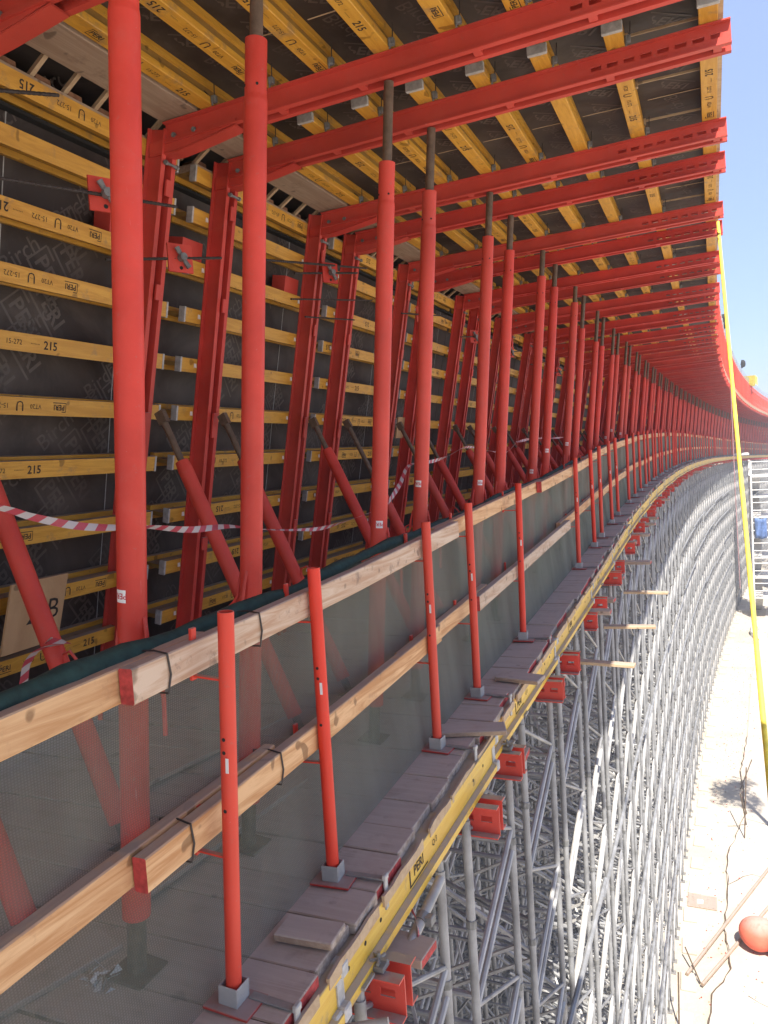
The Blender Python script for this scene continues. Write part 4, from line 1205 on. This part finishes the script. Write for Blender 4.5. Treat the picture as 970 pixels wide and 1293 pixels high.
# two steel tubes lying side by side
for n_,(a,b,lab) in enumerate((((-.90,17.45),(1.15,22.9),'left one of two rusty tubes lying side by side past the red float'),((-.58,17.2),(1.75,22.6),'right one of two rusty tubes lying side by side past the red float'))):
    m=MB((a[0],a[1],GZ+.1)); m.tube((a[0],a[1],GZ+.1),(b[0],b[1],GZ+.1),.04,M['greyplank'],8); o=m.build('ground_tube',smooth=True); o.location=(a[0],a[1],GZ+.1); tag(o,lab,'steel tube','tubes lying on the ground')
for n_,(a,b,h,lab) in enumerate((((-.62,17.3,0),(-.95,18.1,0),.25,'short grey stick at the near end of the ground tubes'),((.5,24.3,0),(.62,25.0,0),1.9,'leaning thin stake standing by the pavement edge'),((.58,25.2,0),(.42,24.2,0),1.4,'second thin stake crossing the leaning one'),((.95,30.5,0),(.5,27.6,0),.1,'thin rusty bar lying far on the pavement beside the strap'),((-1.0,15.8,0),(-1.0,16.2,0),.9,'thin stake near the bottom edge by the scaffold foot'))):
    m=MB((a[0],a[1],GZ)); m.tube((a[0],a[1],GZ+.06),(b[0],b[1],GZ+.06+h),.018,M['rust'],6); o=m.build('stake'); o.location=(a[0],a[1],GZ); tag(o,lab,'stake')
# red two-lobed float
r=empty('float',(.80,18.9,GZ+.06))
def lobe(cx,cy,R,sx):
    m=MB((.80,18.9,GZ+.06)); bm=bmesh.new(); bmesh.ops.create_uvsphere(bm,u_segments=28,v_segments=16,radius=1)
    for v in bm.verts:
        a=atan2(v.co.y,v.co.x); k=1+.03*sin(3*a)
        v.co=V((v.co.x*R*k*sx+cx,v.co.y*R*k+cy,v.co.z*R*.85+GZ+.06+R*.85))
    m.add([v.co.copy() for v in bm.verts],[[v.index for v in f_.verts] for f_ in bm.faces],M['orange']); bm.free(); return m
lobe(.62,18.95,.42,1.).build('lobe',r,True); lobe(1.28,18.75,.44,1.1).build('lobe',r,True)
m=MB((.80,18.9,GZ+.06)); m.tube((.90,18.84,GZ+.40),(1.0,18.81,GZ+.40),.30,M['orange'],20); m.build('waist',r,True)
tag(r,'faded red two lobed plastic float lying on the ground at the right edge','float')
# patch board on ground
m=MB(); m.box(-.35,.35,-.3,.3,0,.03,M['greyplank'],.005); m.box(-.12,.02,-.12,.06,.03,.034,M['white']); o=m.build('ground_board'); o.location=(-.62,20.6,GZ+.003); tag(o,'grey brown board with a white sheet lying beside the scaffold foot','board')

# ------------------------------------------------------------------ stair tower and distant scaffold on the right
def stair(loc,h,lab,rot=0):
    r=empty('stair_tower',loc,(0,0,rot)); W,D=1.4,2.6
    for sx in (0,1):
        for sy in (0,1):
            m=MB(); m.tube((sx*W,sy*D,0),(sx*W,sy*D,h),.06,M['cream'],8); m.build('leg',r,True)
    z=1.3; k=0
    while z<h:
        m=MB(); m.box(-.05,W+.05,0,D,z,z+.07,M['cream']); m.build('platform',r)
        m=MB(); a,b=((0,.2),(W,D-.2)) if k%2 else ((W,D-.2),(0,.2))
        m.bar((.3,a[1],z-1.25),(.3,b[1],z),[(-.25,-.03),(.25,-.03),(.25,.03),(-.25,.03)],(1,0,0),M['galvlight']); m.build('stair_flight',r)
        m=MB(); 
        for zz in (.5,1.0): m.tube((0,0,z+zz),(W,0,z+zz),.03,M['cream'],6); m.tube((0,0,z+zz),(0,D,z+zz),.03,M['cream'],6)
        m.tube((0,0,z),(W,0,z+1.2),.025,M['galv'],6); m.build('rail',r,True)
        z+=1.32; k+=1
    tag(r,lab,'stair tower')
stair((2.15,55,GZ+.05),10.3,'cream stair tower with many landings at the right edge, nearest of two')
stair((5.4,62,GZ+.05),10.8,'second cream stair tower farther back at the right edge')
for n_,(x,y,z,w,lab) in enumerate(((2.3,54.9,-5.4,.7,'blue tarp hanging in the nearest cream stair tower'),(3.2,54.9,-5.2,.8,'blue tarp hanging just right of the nearest stair tower'))):
    m=MB(); vs=[];fs=[]
    for i in range(9):
        for j in range(7): vs.append((w*i/8,.06*sin(i*1.7+j*.6),-1.3*j/6+.04*sin(i)))
    for i in range(8):
        for j in range(6): fs.append([i*7+j,i*7+j+1,(i+1)*7+j+1,(i+1)*7+j])
    m.add(vs,fs,M['blue']); o=m.build('blue_tarp',smooth=True); sm=o.modifiers.new('thickness','SOLIDIFY'); sm.thickness=.01; o.location=(x,y,z); tag(o,lab,'tarp')
for k in range(10):
    o=get('tower',2,tower); o.location=(4.6+1.4*(k%5)+.3*(k//5),66+3.5*(k//5)+1.2*k,GZ+.003); o.scale=(1,1,.98); o.rotation_euler=(0,0,.3*k)
    tag(o,'one of the separate grey towers standing behind the stair towers at the right edge','scaffold tower','towers behind the stair towers')
m=MB(); rr=random.Random(51); bm=bmesh.new(); bmesh.ops.create_icosphere(bm,subdivisions=3,radius=1)
for v in bm.verts: v.co=V((v.co.x*1.2,v.co.y*1.6,max(-.1,v.co.z)*.9))*(1+rr.uniform(-.12,.12))
m.add([v.co.copy() for v in bm.verts],[[v.index for v in f_.verts] for f_ in bm.faces],M['white']); bm.free()
o=m.build('covered_heap'); o.location=(2.9,50.5,GZ+.05); tag(o,'white sheet covered heap at the foot of the stair tower','heap')
m=MB(); m.box(-.5,.5,-.9,.9,0,.16,M['cream'],.03); o=m.build('sandbag_stack'); o.location=P(62,-1.0,zd(62)+.01); tag(o,'cream pile lying on the deck edge far along the bend','pile')

# slender tree just right of the view; its crown shades the pavement
M['leaf']=plain('leaf_green',(.07,.10,.035),.6,0,.4,2); M['bark']=plain('tree_bark',(.16,.12,.085),.9,0,.3,8)
tr=empty('slender_tree',(2.85,21.5,GZ)); m=MB(); m.path([(0,0,0),(.05,.02,3),(-.03,.05,6),(.02,0,9),(0,0,10.8)],[.13,.11,.09,.06,.02],M['bark'],8)
rr=random.Random(61)
for k in range(9):
    z=8.6+k*.25; a=k*2.4; m.path([(0,0,z),(.35*cos(a),.4*sin(a),z+.35),(.65*cos(a),.8*sin(a),z+.5)],[.03,.02,.008],M['bark'],5)
m.build('trunk',tr); m=MB()
cl=[(rr.gauss(0,.35),rr.gauss(0,.65),10.2+rr.gauss(0,.5),rr.uniform(.2,.42)) for k in range(26)]
for k in range(3200):
    c=rr.choice(cl); d=V((rr.gauss(0,1),rr.gauss(0,1),rr.gauss(0,1))).normalized()*c[3]*rr.random()**.4; p=V(c[:3])+d
    if abs(p.x)>.95: continue
    a=V((rr.gauss(0,1),rr.gauss(0,1),rr.gauss(0,1))).normalized(); b=a.orthogonal().normalized(); q=.05*rr.uniform(.6,1.3)
    m.add([p-a*q,p+b*q*.5,p+a*q,p-b*q*.5],[[0,1,2,3]],M['leaf'])
m.build('crown',tr); tag(tr,'slender tree just outside the right edge whose crown shades the pavement','tree')
# ------------------------------------------------------------------ camera, light, world
cam=bpy.data.cameras.new('camera'); co=bpy.data.objects.new('camera',cam); COL.objects.link(co)
y,p,r=map(radians,(23.4,4.,3.6))
fw=V((-sin(y)*cos(p),cos(y)*cos(p),-sin(p))); rt=V((cos(y),sin(y),0)); up=rt.cross(fw)
rt2=rt*cos(r)-up*sin(r); up2=rt*sin(r)+up*cos(r)
co.matrix_world=Matrix(((rt2.x,up2.x,-fw.x,0),(rt2.y,up2.y,-fw.y,0),(rt2.z,up2.z,-fw.z,0),(0,0,0,1)))
cam.sensor_fit='VERTICAL'; cam.sensor_height=36; cam.lens=970/1293*36; cam.clip_start=.05; cam.clip_end=4000
scene.camera=co
hz=bpy.data.materials.new('air'); hz.use_nodes=True; hn=hz.node_tree; hn.nodes.clear()
ho=hn.nodes.new('ShaderNodeOutputMaterial'); hv=hn.nodes.new('ShaderNodeVolumePrincipled')
hv.inputs['Color'].default_value=(.93,.95,1,1); hv.inputs['Density'].default_value=HAZE; hv.inputs['Anisotropy'].default_value=.2
hn.links.new(hv.outputs[0],ho.inputs['Volume'])
m=MB(); m.box(-310,410,-210,710,GZ-1,8,hz); hb=m.build('haze'); tag(hb,'thin pale haze filling the air of the building site','haze',None,'stuff')
sd=V((.21,-.50,.84)).normalized()       # towards the sun
sun=bpy.data.lights.new('sun','SUN'); sun.energy=5; sun.angle=radians(.5); sun.color=(1,.95,.87)
so=bpy.data.objects.new('sun',sun); COL.objects.link(so); so.rotation_euler=sd.to_track_quat('Z','Y').to_euler()
w=bpy.data.worlds.new('World'); scene.world=w; w.use_nodes=True; nt=w.node_tree
sky=nt.nodes.new('ShaderNodeTexSky'); sky.sky_type='NISHITA'; sky.sun_disc=False
sky.sun_elevation=math.asin(sd.z); sky.sun_rotation=atan2(sd.x,sd.y); sky.air_density=1.2; sky.dust_density=.4; sky.ozone_density=6.
bg=nt.nodes['Background']; bg.inputs[1].default_value=.10
mxs=nt.nodes.new('ShaderNodeMix'); mxs.data_type='RGBA'; mxs.inputs[0].default_value=.6; nt.links.new(sky.outputs[0],mxs.inputs[6]); mxs.inputs[7].default_value=(2.75,3.35,5.6,1)
nt.links.new(mxs.outputs[2],bg.inputs[0])
scene.view_settings.view_transform='Standard'; scene.view_settings.look='None'; scene.view_settings.gamma=1
scene.view_settings.exposure=1.12
try:
    scene.cycles.max_bounces=10; scene.cycles.diffuse_bounces=5; scene.cycles.transparent_max_bounces=16
except Exception: pass
